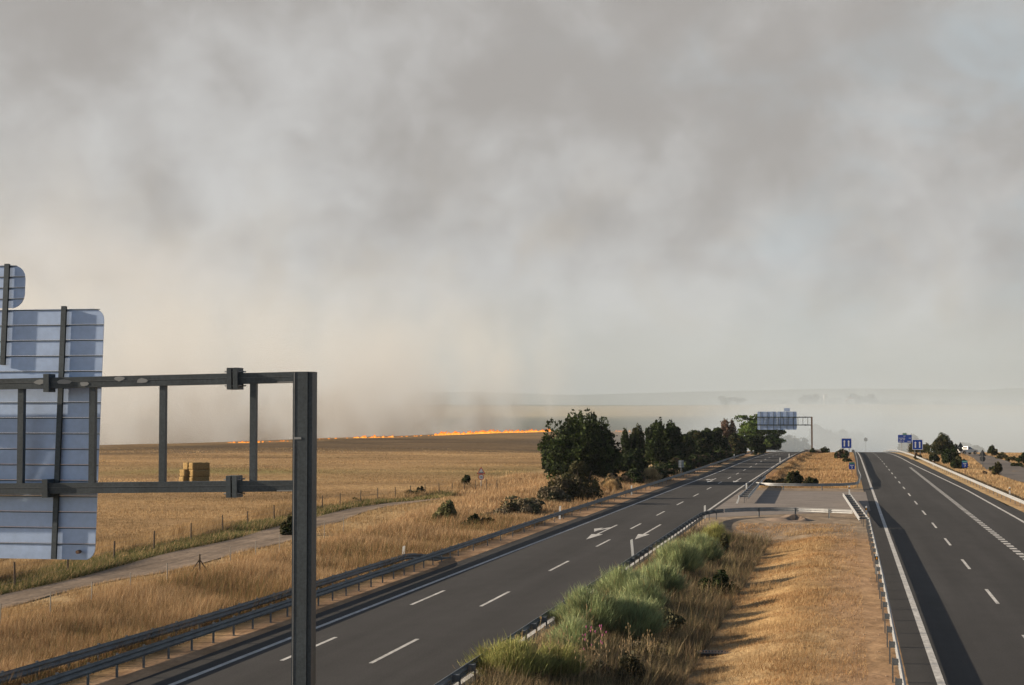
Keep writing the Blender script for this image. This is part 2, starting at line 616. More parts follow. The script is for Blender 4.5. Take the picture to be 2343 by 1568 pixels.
# ------------------------------------------------------------------ roads
YS = list(np.arange(10, 300, 10.0)) + list(np.arange(300, 760, 6.0))
left_road = ribbon('left_carriageway', YS, [float(left_rail_x(y)) + 0.65 for y in YS], [-11.15] * len(YS), M_asph, 0.0, cols=6)
tag(left_road, 'dark asphalt carriageway left of the grassy median', 'road', kind='structure')
right_road = ribbon('right_carriageway', YS, [1.75] * len(YS), [float(right_rail_x(y)) - 0.55 for y in YS], M_asph, 0.0, cols=6)
tag(right_road, 'dark asphalt carriageway right of the grassy median', 'road', kind='structure')


def line(name, ys, xc, w, parent, lift=0.005, m=None):
    return ribbon(name, ys, [x - w / 2 for x in xc], [x + w / 2 for x in xc], m or M_paint, lift, parent=parent)


def edge_left_x(y):
    return float(np.interp(y, [20, 65, 85, 110, 158, 205, 245, 300, 420, 700], [-19.95, -19.83, -19.7, -19.5, -19.2, -18.8, -18.45, -18.3, -17.6, -17.2]))


def edge_right_x(y):
    return float(np.interp(y, [20, 140, 190, 270, 300, 420, 700], [13.5, 13.2, 12.9, 11.4, 10.9, 9.9, 9.7]))


line('edge_line', YS, [edge_left_x(y) for y in YS], 0.2, left_road)
line('edge_line', YS, [float(np.interp(y, [0, 120, 140, 200, 420, 700], [-11.5, -11.5, -11.7, -11.9, -11.4, -11.2])) for y in YS], 0.2, left_road)
line('edge_line', YS, [2.72] * len(YS), 0.24, right_road)
line('edge_line', YS, [edge_right_x(y) for y in YS], 0.22, right_road)


def dash_set(parent, x, y0, period, length, count, w=0.15, name='lane_dash'):
    for k in range(count):
        y = y0 + k * period
        line(name, [y, y + length / 2, y + length], [x] * 3, w, parent)


dash_set(left_road, -15.26, 36.2, 16.75, 6.1, 28)
dash_set(left_road, -18.3, 36.2, 16.75, 6.0, 3)
dash_set(right_road, 6.31, 41.5, 16.75, 6.2, 28)
dash_set(right_road, 9.9, 84.0, 2.0, 1.05, 96, 0.42, 'block_dash')


def poly_mark(name, pts, parent):
    V = [(x, y, zroad(y) + 0.006) for x, y in pts]
    me = bpy.data.meshes.new(name)
    me.from_pydata(V, [], [tuple(range(len(pts)))])
    me.update()
    return link(name, me, M_paint, parent)


def arrow_straight(x, y0, y1, parent, name='arrow_marking'):
    hy = y0 + 5.0
    poly_mark(name, [(x, y0), (x + 0.40, hy), (x + 0.075, hy), (x + 0.075, y1), (x - 0.075, y1), (x - 0.075, hy), (x - 0.40, hy)], parent)


def arrow_side(x, y0, y1, parent):
    arrow_straight(x, y0, y1, parent)
    L_ = y1 - y0
    a = y0 + L_ * 0.72
    poly_mark('arrow_branch', [(x - 0.1, a + 1.6), (x - 0.1, a), (x - 0.55, a - 2.2), (x - 0.55, a - 3.6), (x - 1.05, a - 0.3), (x - 0.55, a + 0.9), (x - 0.55, a - 0.6)][::-1], parent)


def Yd(depth, x):
    return (depth + x * math.sin(YAW)) / math.cos(YAW)


arrow_straight(-13.67, Yd(110.2, -13.7), Yd(125.5, -13.7), left_road)
arrow_side(-16.8, Yd(110.2, -16.8), Yd(125, -16.8), left_road)
arrow_straight(-13.67, Yd(206, -13.7), Yd(221, -13.7), left_road)
arrow_side(-16.85, Yd(206, -16.8), Yd(220.5, -16.8), left_road)

# crossover through the median
xo = [(-11.4, 131.5), (-10.2, 139), (-9.2, 146)]
cross = link('median_crossover', np_mesh('median_crossover',
             [(-11.3, 134, 0.012), (1.95, 147, 0.012), (1.95, 184, 0.012), (-11.3, 186, 0.012), (-6, 139.5, 0.012), (-6, 185, 0.012)],
             [(0, 4, 5, 3), (4, 1, 2, 5)]), M_asph2)
tag(cross, 'worn grey asphalt crossover through the median between two guardrails', 'pavement', kind='structure')

# dirt track along the field
far_e = [(-150, 1400), (0, 1366), (126, 1337), (252, 1302), (403, 1265), (537, 1233), (671, 1198), (803, 1164), (886, 1152), (951, 1147), (1010, 1141)]
near_e = [(-150, 1432), (0, 1400), (117, 1364), (268, 1328), (379, 1310), (503, 1278), (654, 1241), (727, 1208), (803, 1184), (872, 1162), (1000, 1143)]
fe = np.array([G(*p) for p in far_e])
ne = np.array([G(*p) for p in near_e])
ty = np.arange(62, 172, 2.0)
tl = np.interp(ty, fe[:, 1], fe[:, 0]) + 0.25 * vnoise(ty, ty * 0, 6, 1)
tr = np.interp(ty, ne[:, 1], ne[:, 0]) + 0.25 * vnoise(ty, ty * 0, 5, 2)


def ztrack(x, y):
    return Zf(x, y)


track = ribbon('dirt_track', ty, tl, tr, M_track, 0.04, ztrack, cols=8)
tag(track, 'rutted dirt track between the fence and the verge', 'track', kind='structure')

# slip road on the right
rp_l = [(2200, 1033), (2225, 1048), (2255, 1075), (2300, 1094), (2360, 1112)]
rp_r = [(2228, 1031), (2262, 1040), (2300, 1056), (2345, 1074), (2420, 1092)]
rl = np.array([G(*p) for p in rp_l])[::-1]
rr = np.array([G(*p) for p in rp_r])[::-1]
ry = np.arange(206, 470, 6.0)
slip = ribbon('slip_road', ry, np.interp(ry, rl[:, 1], rl[:, 0]), np.interp(ry, rr[:, 1], rr[:, 0]), M_ramp, 0.12, lambda x, y: Zf(x, y), cols=8)
tag(slip, 'grey slip road curving behind bushes beyond the right guardrail', 'road', kind='structure')

# ------------------------------------------------------------------ guardrails
WP = [(0.0, 0.75), (-0.025, 0.735), (0.055, 0.69), (0.055, 0.655), (-0.025, 0.605), (-0.025, 0.585), (0.055, 0.535), (0.055, 0.50), (-0.025, 0.455), (0.0, 0.44)]
WPROF = WP + [(u - 0.012, v) for u, v in WP[::-1]]


def beam_mesh(path, side, h=None):
    """W-beam swept along path [(x,y)], corrugation towards +side (left of travel = +1)"""
    V, F = [], []
    n = len(WPROF)
    P = [Vector((p[0], p[1])) for p in path]
    for i, p in enumerate(P):
        t = (P[min(i + 1, len(P) - 1)] - P[max(i - 1, 0)]).normalized()
        nrm = Vector((-t.y, t.x)) * side
        z0 = max(zroad(p.y), 0 if p.y < 300 else -99) if p.y < 300 else zroad(p.y)
        dz = h[i] if h else 0.0
        for u, v in WPROF:
            V.append((p.x + nrm.x * u, p.y + nrm.y * u, z0 + max(v + dz, 0.02 + 0.1 * (v - 0.44))))
    for i in range(len(P) - 1):
        for k in range(n):
            a, b = i * n + k, i * n + (k + 1) % n
            F.append((a, b, b + n, a + n))
    return np_mesh('rail_beam', V, F)


def post_mesh(arm):
    b = MB()
    # sigma post: web and two flanges, spacer block towards the beam, small top cap
    b.box(-0.006, 0.006, -0.055, 0.055, -0.25, 0.74)
    b.box(-0.035, -0.006, -0.055, -0.047, -0.25, 0.74)
    b.box(-0.035, -0.006, 0.047, 0.055, -0.25, 0.74)
    if arm > 0.03:
        b.box(0.008, arm, -0.06, 0.06, 0.52, 0.70)
        b.box(0.008, arm, -0.062, 0.062, 0.702, 0.712)
    return b.mesh('post')


PM = {a: post_mesh(a) for a in (0.02, 0.16, 0.20)}
for me_ in PM.values():
    me_.materials.append(M_galv2)


def guardrail(path, side, spacing, label, arm=0.16, h=None, mat_=None, group=None, pm=None, post_from=0.0, post_to=1e9):
    g = empty('guardrail', (path[0][0], path[0][1], 0))
    tag(g, label, 'guardrail', group)
    o = link('rail_beam', beam_mesh(path, side, h), mat_ or M_galv, g)
    o.location = (-path[0][0], -path[0][1], 0)
    # posts along the path
    P = [Vector((p[0], p[1])) for p in path]
    acc, nxt = 0.0, 0.6
    for a, b in zip(P[:-1], P[1:]):
        L_ = (b - a).length
        if L_ < 1e-6:
            continue
        t = (b - a) / L_
        nrm = Vector((-t.y, t.x)) * side
        while nxt <= acc + L_:
            q = a + t * (nxt - acc)
            if post_from <= nxt <= post_to:
                pp = q - nrm * (arm + 0.028)
                p_ = link('post', PM[arm], pm or M_galv2, g)
                p_.location = (pp.x - path[0][0], pp.y - path[0][1], zroad(q.y))
                p_.rotation_euler = (0, 0, math.atan2(nrm.y, nrm.x))
            nxt += spacing
        acc += L_
    return g


def densify(pts, step):
    out = []
    for (x0, y0), (x1, y1) in zip(pts[:-1], pts[1:]):
        n = max(1, int(math.hypot(x1 - x0, y1 - y0) / step))
        for k in range(n):
            out.append((x0 + (x1 - x0) * k / n, y0 + (y1 - y0) * k / n))
    out.append(pts[-1])
    return out


LY1 = np.arange(30, 96, 4.0)
LY2 = list(np.arange(94, 300, 6.0)) + list(np.arange(300, 640, 8.0))
pl_near = [(float(left_rail_x(y)), y) for y in np.arange(30, 98, 4)]
pl_far = [(float(left_rail_x(y)), y) for y in LY2]
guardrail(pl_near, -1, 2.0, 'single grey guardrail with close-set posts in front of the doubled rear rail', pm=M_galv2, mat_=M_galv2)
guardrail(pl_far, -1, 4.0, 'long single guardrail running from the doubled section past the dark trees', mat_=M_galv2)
# rear rail, bent down and in at its end
rear = densify([(-24.0, 30), (-23.2, 60), (-23.05, 86.5)], 4) + [(-22.9, 87.7), (-22.6, 89), (-22.35, 90.5), (-22.2, 92), (-22.1, 93.5)]
hh = [0.0] * (len(rear) - 5) + [-0.05, -0.2, -0.4, -0.58, -0.7]
guardrail(rear, -1, 2.0, 'rear guardrail of the doubled section, its end bent down to the ground', h=hh, post_to=57, mat_=M_galv2)
# median, left side
ml = densify([(-11.05, 26), (-11.05, 118), (-10.95, 128)], 4) + [(-10.7, 131), (-10.2, 133), (-9.6, 134)]
guardrail(ml, 1, 2.0, 'dark guardrail seen from its post side behind the green broom bushes', arm=0.20, mat_=M_galv2)
guardrail(densify([(-9.55, 134.2), (-8.0, 136.2), (-6.1, 137.2), (-4, 137.0), (-2.5, 136.2), (0.4, 134.6)], 1.0), 1, 3.05, 'short guardrail across the median on the bare-earth side of the crossover, posts in front', arm=0.02, post_from=1.0)
# far crossover rail
guardrail(densify([(-10.0, 190), (-9.3, 188), (-8.0, 187.0), (-5, 186.6), (-2.9, 187.0), (-0.5, 188.5), (0.9, 191.5), (1.35, 196)], 1.0), -1, 4.3, 'curved guardrail across the median on the dry-grass side of the crossover', arm=0.02, post_from=1.2)
# rails beyond the crossover
guardrail(densify([(-10.35, 212), (-10.45, 250), (-10.2, 300), (-9.8, 380), (-9.6, 470), (-9.5, 640)], 6), 1, 4.0, 'thin guardrail along the far median beside the left carriageway')
guardrail(densify([(1.4, 197), (1.7, 215), (1.55, 240), (1.75, 300), (1.8, 420), (1.8, 640)], 6), -1, 4.0, 'wavy guardrail along the far median beside the right carriageway')
# median, right side (near)
mr = densify([(1.35, 24), (1.5, 50), (1.58, 80), (1.55, 124)], 4)
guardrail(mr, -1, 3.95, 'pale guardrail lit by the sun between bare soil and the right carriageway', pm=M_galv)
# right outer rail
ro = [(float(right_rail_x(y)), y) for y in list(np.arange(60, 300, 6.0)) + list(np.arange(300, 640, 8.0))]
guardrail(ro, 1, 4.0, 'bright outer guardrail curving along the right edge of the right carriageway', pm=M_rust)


# double-sided rails ("ladder") at the crossover
def ladder(a, b, w0, w1, n, label):
    (xa, ya), (xb, yb) = a, b
    g = empty('double_guardrail', (xa, ya, 0))
    tag(g, label, 'guardrail')
    for s in (-1, 1):
        path = []
        for k in range(13):
            t = k / 12
            w = (w0 + (w1 - w0) * t) / 2
            path.append((xa + (xb - xa) * t + s * w - xa, ya + (yb - ya) * t - ya))
        V = beam_mesh(path, -s)
        link('rail_beam', V, M_galv, g)
    # end plate curling round
    for k in range(n):
        t = (k + 0.3) / n
        x, y = (xb - xa) * t, (yb - ya) * t
        w = (w0 + (w1 - w0) * t)
        m_ = MB()
        m_.box(-w / 2 + 0.02, w / 2 - 0.02, -0.05, 0.05, 0.56, 0.70)
        m_.build('cross_arm', M_galv2, g, (x, y, 0))
        link('post', PM[0.02], M_galv2, g, (x, y, 0))
    return g


ladder((1.18, 124.5), (-0.05, 164), 0.62, 0.66, 11, 'double-sided ladder-like guardrail end at the right of the crossover')
lad = ladder((-9.4, 157), (-10.25, 211), 0.85, 0.62, 13, 'double-sided ladder-like guardrail end at the left of the crossover')
b = MB()
b.prism([(-0.75, 0.02), (-0.55, 0.02), (-0.40, 0.5), (-0.42, 0.76), (-0.5, 0.76), (-0.52, 0.46)], -0.02, 0.02)
b.build('rail_end', M_white, lad, (0, -0.1, 0))

# ------------------------------------------------------------------ gantries
def rounded(x0, x1, z0, z1, r, n=5, corners=(1, 1, 1, 1)):
    """corners: br, tr, tl, bl"""
    pts = []
    for (cx, cz, a0), f in zip(((x1 - r, z0 + r, -90), (x1 - r, z1 - r, 0), (x0 + r, z1 - r, 90), (x0 + r, z0 + r, 180)), corners):
        if not f:
            pts.append((x1 if cx > (x0 + x1) / 2 else x0, z1 if cz > (z0 + z1) / 2 else z0))
            continue
        for k in range(n + 1):
            a = R(a0 + 90 * k / n)
            pts.append((cx + r * math.cos(a), cz + r * math.sin(a)))
    return pts


def clip_poly(poly, z0, z1):
    def half(p, zc, keep_above):
        out = []
        for i in range(len(p)):
            a, b_ = p[i], p[(i + 1) % len(p)]
            ia = (a[1] >= zc) == keep_above or abs(a[1] - zc) < 1e-9
            ib = (b_[1] >= zc) == keep_above or abs(b_[1] - zc) < 1e-9
            if ia:
                out.append(a)
            if ia != ib:
                t = (zc - a[1]) / (b_[1] - a[1])
                out.append((a[0] + (b_[0] - a[0]) * t, zc))
        return out
    p = half(poly, z0, True)
    return half(p, z1, False) if len(p) > 2 else p


def slat_panel(parent, x0, x1, z0, z1, r, pitch, y0, tilt, ribs, corners=(1, 1, 1, 1), lips=True, name='sign_panel'):
    """sign seen from behind: stacked aluminium planks with a raised lip each"""
    pan = empty(name)
    pan.parent = parent
    mt = Matrix.Translation((0, y0, z0)) @ Matrix.Rotation(tilt, 4, 'X') @ Matrix.Translation((0, 0, -z0))
    poly = rounded(x0, x1, z0, z1, r, corners=corners)
    z = z1
    k = 0
    while z > z0 + 0.02:
        zb = max(z - pitch, z0)
        if zb - z0 < 0.06:
            zb = z0
        p = clip_poly(poly, zb + 0.006, z)
        if len(p) > 2:
            m_ = MB()
            m_.prism(p, 0.0, 0.022, mtx=mt)
            if lips:
                xs_ = [q[0] for q in p if q[1] > z - 0.05] or [q[0] for q in p]
                lp = MB()
                lp.box(min(xs_) + 0.002, max(xs_) + 0.008, -0.012, -0.0005, z - 0.022, z - 0.008, mt)
                lp.build('plank_lip', M_gantry, pan)
            m_.build('plank', M_alu, pan)
        z = zb
        k += 1
    for rx, ra, rb in ribs:
        m_ = MB()
        m_.box(rx - 0.05, rx + 0.05, -0.075, -0.068, ra, rb, mt)
        m_.box(rx - 0.006, rx + 0.006, -0.068, -0.022, ra, rb, mt)
        m_.box(rx - 0.05, rx + 0.05, -0.029, -0.023, ra, rb, mt)
        m_.build('rib', M_gantry, pan)
    return pan


def near_gantry():
    Yg, Xp = 29.3, -9.72
    g = empty('overhead_gantry', (Xp, Yg, 0))
    tag(g, 'big dark steel gantry arm in the foreground carrying the back of a slatted road sign', 'gantry')
    # box post made of two flanged profiles
    b_ = MB()
    b_.box(-0.165, 0.115, -0.16, 0.16, 0.05, 8.83)
    b_.build('post', M_gantry, g)
    b_ = MB()
    b_.box(0.118, 0.195, -0.125, 0.155, 0.05, 8.83)
    b_.build('post_flange', M_gantry, g)
    b_ = MB()
    b_.box(-0.142, -0.130, -0.166, -0.1605, 0.05, 8.83)
    b_.build('weld_seam', M_galv, g)
    b_ = MB()
    b_.box(-0.13, 0.0, -0.168, -0.1605, 7.60, 7.64)
    b_.build('weld_seam', M_stain, g)
    b_ = MB()
    b_.box(-0.35, 0.35, -0.35, 0.35, 0.0, 0.05)
    b_.build('base_plate', M_gantry, g)
    droop = R(1.0)
    arm_len = 11.2

    def arm_mtx(z):
        return Matrix.Translation((-0.19, 0, z)) @ Matrix.Rotation(-droop, 4, 'Y')

    z_hi, z_lo = 8.73, 6.75
    for z in (z_hi, z_lo):
        mt = arm_mtx(z)
        m_ = MB()
        m_.box(-arm_len, 0.0, -0.08, 0.08, -0.10, 0.10, mt)
        m_.build('beam', M_gantry, g)
        m_ = MB()
        m_.box(-arm_len, -0.02, -0.085, -0.0805, 0.012, 0.020, mt)
        m_.build('weld_seam', M_galv2, g)
        # bolted flange joint
        j = MB()
        for dx in (-0.105, 0.012):
            j.box(-1.10 + dx - 0.045, -1.10 + dx + 0.045, -0.16, 0.16, -0.20, 0.20, mt)
        for zz in (-1, 1):
            j.prism([(-1.31, zz * 0.10), (-1.245, zz * 0.17), (-1.245, zz * 0.10)][::zz], -0.012, 0.012, mtx=mt)
            j.prism([(-1.045, zz * 0.10), (-0.98, zz * 0.10), (-1.045, zz * 0.17)][::-zz], -0.012, 0.012, mtx=mt)
        fl = j.build('flange', M_gantry, g)
        for bz in (-0.13, 0.13):
            for by in (-0.12, 0.12):
                q = MB()
                q.tube([mt @ Vector((-1.30, by, bz)), mt @ Vector((-0.98, by, bz))], 0.014, 6)
                q.build('bolt', M_galv, fl)
        q = MB()
        q.box(-0.30, 0.0, -0.088, -0.081, -0.095, -0.075, mt)
        q.build('gusset', M_galv, g)
        # second joint behind the sign
        j = MB()
        j.box(-4.90, -4.79, -0.14, 0.14, -0.17, 0.17, mt)
        j.build('flange', M_gantry, g)
    for sx in (-0.78, -2.55, -3.95, -5.40, -6.7, -7.9, -9.3, -10.8):
        m_ = MB()
        zz = math.tan(droop) * sx
        m_.box(sx - 0.19 - 0.058, sx - 0.19 + 0.058, -0.055, 0.055, z_lo + 0.09 + zz, z_hi - 0.09 + zz)
        m_.build('upright', M_gantry, g)
    # stains on the upper beam
    for sx, zz, w in ((-3.4, 0.05, 0.14), (-4.1, -0.03, 0.1), (-4.5, 0.02, 0.16), (-2.95, 0.0, 0.12), (-5.0, 0.02, 0.12)):
        m_ = MB()
        pts = [(sx + w * math.cos(a) * random.uniform(.7, 1.2), zz + 0.05 * math.sin(a) * random.uniform(.6, 1.2)) for a in np.linspace(0, 2 * math.pi, 9)[:-1]]
        m_.prism(pts, -0.0855, -0.081, mtx=arm_mtx(z_hi))
        m_.build('stain', M_stain, g)
    tilt = -R(3.6)
    xr = -13.86 - Xp
    slat_panel(g, xr - 6.2, xr, 5.32, 10.08, 0.22, 0.297, 0.13, tilt, [(xr - 0.80, 5.33, 10.13), (xr - 3.4, 5.33, 10.1), (xr - 5.4, 5.33, 10.1)])
    slat_panel(g, xr - 3.8, xr - 1.66, 10.10, 10.94, 0.27, 0.215, 0.13 + 0.30, tilt, [(xr - 2.02, 9.0, 10.96), (xr - 3.5, 9.0, 10.96)], name='exit_tab_panel')
    q = MB()
    q.tube([(xr - 0.28, -0.02, 5.48), (xr - 0.28, 0.1, 5.48)], 0.035, 8)
    q.build('clip', M_rust, g)
    q = MB()
    q.box(-0.25, 0.3, 0.16, 0.5, 6.45, 6.85)
    return g


near_gantry()


def far_gantry():
    Yg, Xp = 430.0, -8.6
    z0 = zroad(Yg)
    g = empty('overhead_gantry', (Xp, Yg, z0 - 0.2))
    tag(g, 'distant gantry over the left carriageway carrying two sign backs and a small tab', 'gantry')
    b_ = MB()
    b_.box(-0.2, 0.2, -0.2, 0.2, 0, 9.25)
    b_.build('post', M_rust, g)
    for z in (9.12, 7.15):
        b_ = MB()
        b_.box(-13.7, -0.2, -0.1, 0.1, z - 0.12, z + 0.12)
        b_.build('beam', M_gantry, g)
        b_ = MB()
        b_.box(-1.75, -1.5, -0.2, 0.2, z - 0.22, z + 0.22)
        b_.build('flange', M_gantry, g)
    for k in range(11):
        x = -1.0 - k * 1.22
        b_ = MB()
        b_.box(x - 0.06, x + 0.06, -0.06, 0.06, 7.27, 9.0)
        b_.build('upright', M_gantry, g)
    for x0, x1, n in ((-13.6, -8.72, 3), (-8.66, -3.75, 3)):
        slat_panel(g, x0, x1, 5.95, 10.55, 0.3, 0.46, 0.16, -R(2), [(x0 + (k + 0.5) * (x1 - x0) / n, 6, 10.5) for k in range(n)], lips=False)
    slat_panel(g, -6.9, -5.4, 10.6, 11.45, 0.1, 0.3, 0.0, -R(2), [], lips=False, name='exit_tab_panel')
    return g


far_gantry()
b = MB()
b.prism([(-2.0, 0.0), (2.1, 0.0), (2.0, 0.75), (1.9, 0.85), (-1.9, 0.85), (-2.0, 0.7)], -0.3, 0.3)
tag(b.build('concrete_barrier', M_conc, None, (-8.3, 421, zroad(421))), 'low concrete barrier at the foot of the distant gantry post', 'barrier')


# ------------------------------------------------------------------ delineator posts
def delineator_mesh_parts():
    body = MB()
    body.prism([(-0.075, -0.15), (0.075, -0.15), (0.07, 1.02), (0.05, 1.05), (-0.06, 1.0), (-0.07, 0.98)], -0.02, 0.02)
    band = MB()
    band.prism([(-0.077, 0.70), (0.077, 0.70), (0.075, 0.90), (-0.075, 0.90)], -0.025, 0.025)
    refl = MB()
    refl.box(-0.03, 0.03, -0.032, 0.032, 0.74, 0.86)
    return body.mesh('body'), band.mesh('band'), refl.mesh('reflector')


D_body, D_band, D_refl = delineator_mesh_parts()
D_body.materials.append(M_white)
D_band.materials.append(M_black)
D_refl.materials.append(M_amber)


def delineator(x, y, label, band=False, lean=0.0, z=None):
    d = empty('delineator_post', (x, y, Zf(x, y) if z is None else z))
    d.rotation_euler = (0, lean, 0)
    tag(d, label, 'delineator', 'roadside delineator posts')
    link('body', D_body, None, d)
    if band:
        bd = link('band', D_band, None, d)
        link('reflector', D_refl, None, bd)
    return d


def gtop(px, py, z=1.05):
    return G(px, py, z)


for (px, py), lab, bd, ln in [
    ((921, 1248), 'white delineator post behind the bent-down guardrail end', False, R(4)),
    ((1280, 1157.5), 'white delineator post behind the left guardrail beside greyish scrub', False, R(2)),
    ((1444, 1110), 'white delineator post behind the left guardrail beside a straw bush', False, R(1)),
    ((1447.7, 1231), 'leaning white delineator post among the broom bushes', False, R(-5)),
    ((1612, 1156), 'white delineator post where the median guardrail turns across', False, 0),
    ((1707, 1105), 'white delineator post beside the left double guardrail', False, 0),
    ((1981, 1157.5), 'delineator post at the near end of the right double guardrail', True, 0),
    ((2005, 1266), 'black-banded delineator post on the sunlit right median guardrail', True, 0),
    ((1942.4, 1111.5), 'black-banded delineator post under the far crossover guardrail', True, 0),
    ((2309, 1114), 'black and amber delineator post behind the outer right guardrail', True, 0),
    ((2134, 1052.5), 'small delineator post behind the outer guardrail by dark bushes', True, 0),
    ((1679, 1039), 'small white delineator post on the far left guardrail under trees', False, 0),
    ((1739, 1021), 'small white delineator post on the left guardrail under the green tree', False, 0),
    ((1783.8, 1047), 'small white delineator post on the far median guardrail beside the left carriageway', False, 0),
    ((1804.7, 1038), 'small white delineator post on the far median guardrail towards the gantry', False, 0),
]:
    x, y = gtop(px, py)
    if y > 300:
        for _ in range(6):
            zz = zroad(y)
            x, y = G(px, py, zz + 1.05)
    delineator(x, y, lab, bd, ln, zroad(y) if y > 150 else None)

# ------------------------------------------------------------------ road signs
FONT = None


def text_part(txt, size, loc, m, parent, name='lettering'):
    cu = bpy.data.curves.new(name, 'FONT')
    cu.body = txt
    cu.size = size
    cu.align_x = 'CENTER'
    cu.align_y = 'CENTER'
    cu.extrude = 0.003
    cu.materials.append(m)
    o_ = bpy.data.objects.new(name, cu)
    COL.objects.link(o_)
    o_.parent = parent
    o_.location = loc
    me_ = bpy.data.meshes.new_from_object(o_)
    bpy.data.objects.remove(o_)
    o_ = link(name, me_, m, parent, loc)
    o_.rotation_euler = (math.pi / 2, 0, 0)
    return o_


def sign_base(name, x, y, label, rz=0.0, z=None):
    s = empty(name, (x, y, Zf(x, y) if z is None else z), rz)
    tag(s, label, 'road sign')
    return s


def pole(parent, x, h, r=0.045, m=None, y=0.05):
    b_ = MB()
    b_.tube([(x, y, -0.3), (x, y, h)], r, 8)
    return b_.build('pole', m or M_galv, parent)


# warning triangle over a 20 limit
x, y = G(1100.4, 1119)
s = sign_base('warning_sign', x, y, 'red-edged warning triangle above a round 20 speed limit sign in the dry grass', YAW + R(4))
pole(s, 0, 2.3)
b = MB()
b.prism([(-0.47, 1.66), (0.47, 1.66), (0.0, 2.46)], 0, 0.02)
tri = b.build('triangle_plate', M_sgnr, s)
b = MB()
b.prism([(-0.33, 1.745), (0.33, 1.745), (0.0, 2.31)], -0.006, -0.001)
b.build('triangle_face', M_sgnw, tri)
b = MB()
b.prism([(-0.22, 1.77), (0.22, 1.77), (0.21, 1.88), (0.15, 1.885), (0.06, 1.835), (-0.06, 1.835), (-0.15, 1.885), (-0.21, 1.88)], -0.012, -0.007)
b.build('pictogram', M_black, tri)


def disc(parent, name, cz, r, y0, y1, m, n=28):
    b_ = MB()
    b_.prism([(r * math.cos(2 * math.pi * k / n), cz + r * math.sin(2 * math.pi * k / n)) for k in range(n)], y0, y1)
    return b_.build(name, m, parent)


rd = disc(s, 'round_plate', 1.33, 0.32, 0, 0.02, M_sgnr)
disc(rd, 'round_face', 1.33, 0.25, -0.006, -0.001, M_sgnw)
text_part('20', 0.30, (0, -0.010, 1.33), M_black, rd)


def arrow_up(parent, cx, z0, z1, w, y=-0.012):
    b_ = MB()
    hw = w * 1.9
    b_.prism([(cx - w, z0), (cx + w, z0), (cx + w, z1 - hw * 1.2), (cx + hw, z1 - hw * 1.2), (cx, z1), (cx - hw, z1 - hw * 1.2), (cx - w, z1 - hw * 1.2)], y, y + 0.008)
    return b_.build('arrow', M_sgnw, parent)


def lane_sign(px, py_c, depth_y, label):
    # distance from where its foot meets the verge
    Yw = depth_y
    z0 = zroad(Yw)
    d = FW * FPX + RT * (px - W0 / 2) - UP * (py_c - H0 / 2)
    t = Yw / d.y
    x, zc = d.x * t, CAM_H + d.z * t
    s_ = sign_base('lane_sign', x, Yw, label, R(2), z0)
    c = zc - z0
    hw = 0.98
    b_ = MB()
    b_.prism(rounded(-hw, hw, c - hw, c + hw, 0.12), 0, 0.04)
    p_ = b_.build('plate', M_blue, s_)
    b_ = MB()
    for a in (rounded(-hw, hw, c - hw, c + hw, 0.12),):
        n = len(a)
        inn = rounded(-hw + 0.07, hw - 0.07, c - hw + 0.07, c + hw - 0.07, 0.08)
        V = [Vector((q[0], -0.004, q[1])) for q in a] + [Vector((q[0], -0.004, q[1])) for q in inn]
        b_.add(V, [(i, (i + 1) % n, n + (i + 1) % n, n + i) for i in range(n)])
    b_.build('border', M_sgnw, p_)
    arrow_up(p_, -0.4, c - 0.6, c + 0.6, 0.12)
    arrow_up(p_, 0.4, c - 0.6, c + 0.6, 0.12)
    pole(s_, -0.5, c + 0.8, 0.06, M_galv2, 0.1)
    pole(s_, 0.5, c + 0.8, 0.06, M_galv2, 0.1)
    return s_


lane_sign(1936, 1014.5, 330, 'blue lane sign with two upward arrows above a dark bush in the median')
lane_sign(2098.5, 1017.5, 330, 'blue lane sign with two upward arrows beyond the outer right guardrail')


def km_sign(px, base_y, label, digit, top_col):
    x_, y_ = G(px, base_y)
    s_ = sign_base('kilometre_sign', x_, y_, label, R(3))
    h = 1.72
    b_ = MB()
    b_.prism(rounded(-0.37, 0.37, h - 0.47, h + 0.44, 0.05), 0, 0.03)
    p_ = b_.build('plate', M_blue, s_)
    b_ = MB()
    b_.prism(rounded(-0.35, 0.35, h + 0.22, h + 0.42, 0.03), -0.008, -0.002)
    b_.build('top_strip', top_col, p_)
    b_ = MB()
    for k, w in enumerate(digit):
        b_.box(-0.2 + k * 0.15, -0.2 + k * 0.15 + w, -0.007, -0.002, h - 0.02, h + 0.1)
    b_.build('lettering', M_sgnw, p_)
    b_ = MB()
    b_.prism([(-0.09, h - 0.12), (0.10, h - 0.12), (0.10, h - 0.17), (0.02, h - 0.40), (-0.04, h - 0.40), (0.04, h - 0.17), (-0.09, h - 0.17)], -0.007, -0.002)
    b_.build('digit', M_sgnw, p_)
    pole(s_, 0, h + 0.2, 0.04, M_rust, 0.06)
    return s_


km_sign(1948.5, 1096, 'small blue kilometre plate on a rusty pole in the dry median grass', (0.1, 0.1, 0.1), M_green)
km_sign(2207, 1091, 'small blue plate with a pale green top strip by the outer guardrail', (0.06, 0.12, 0.08), M_lblue)

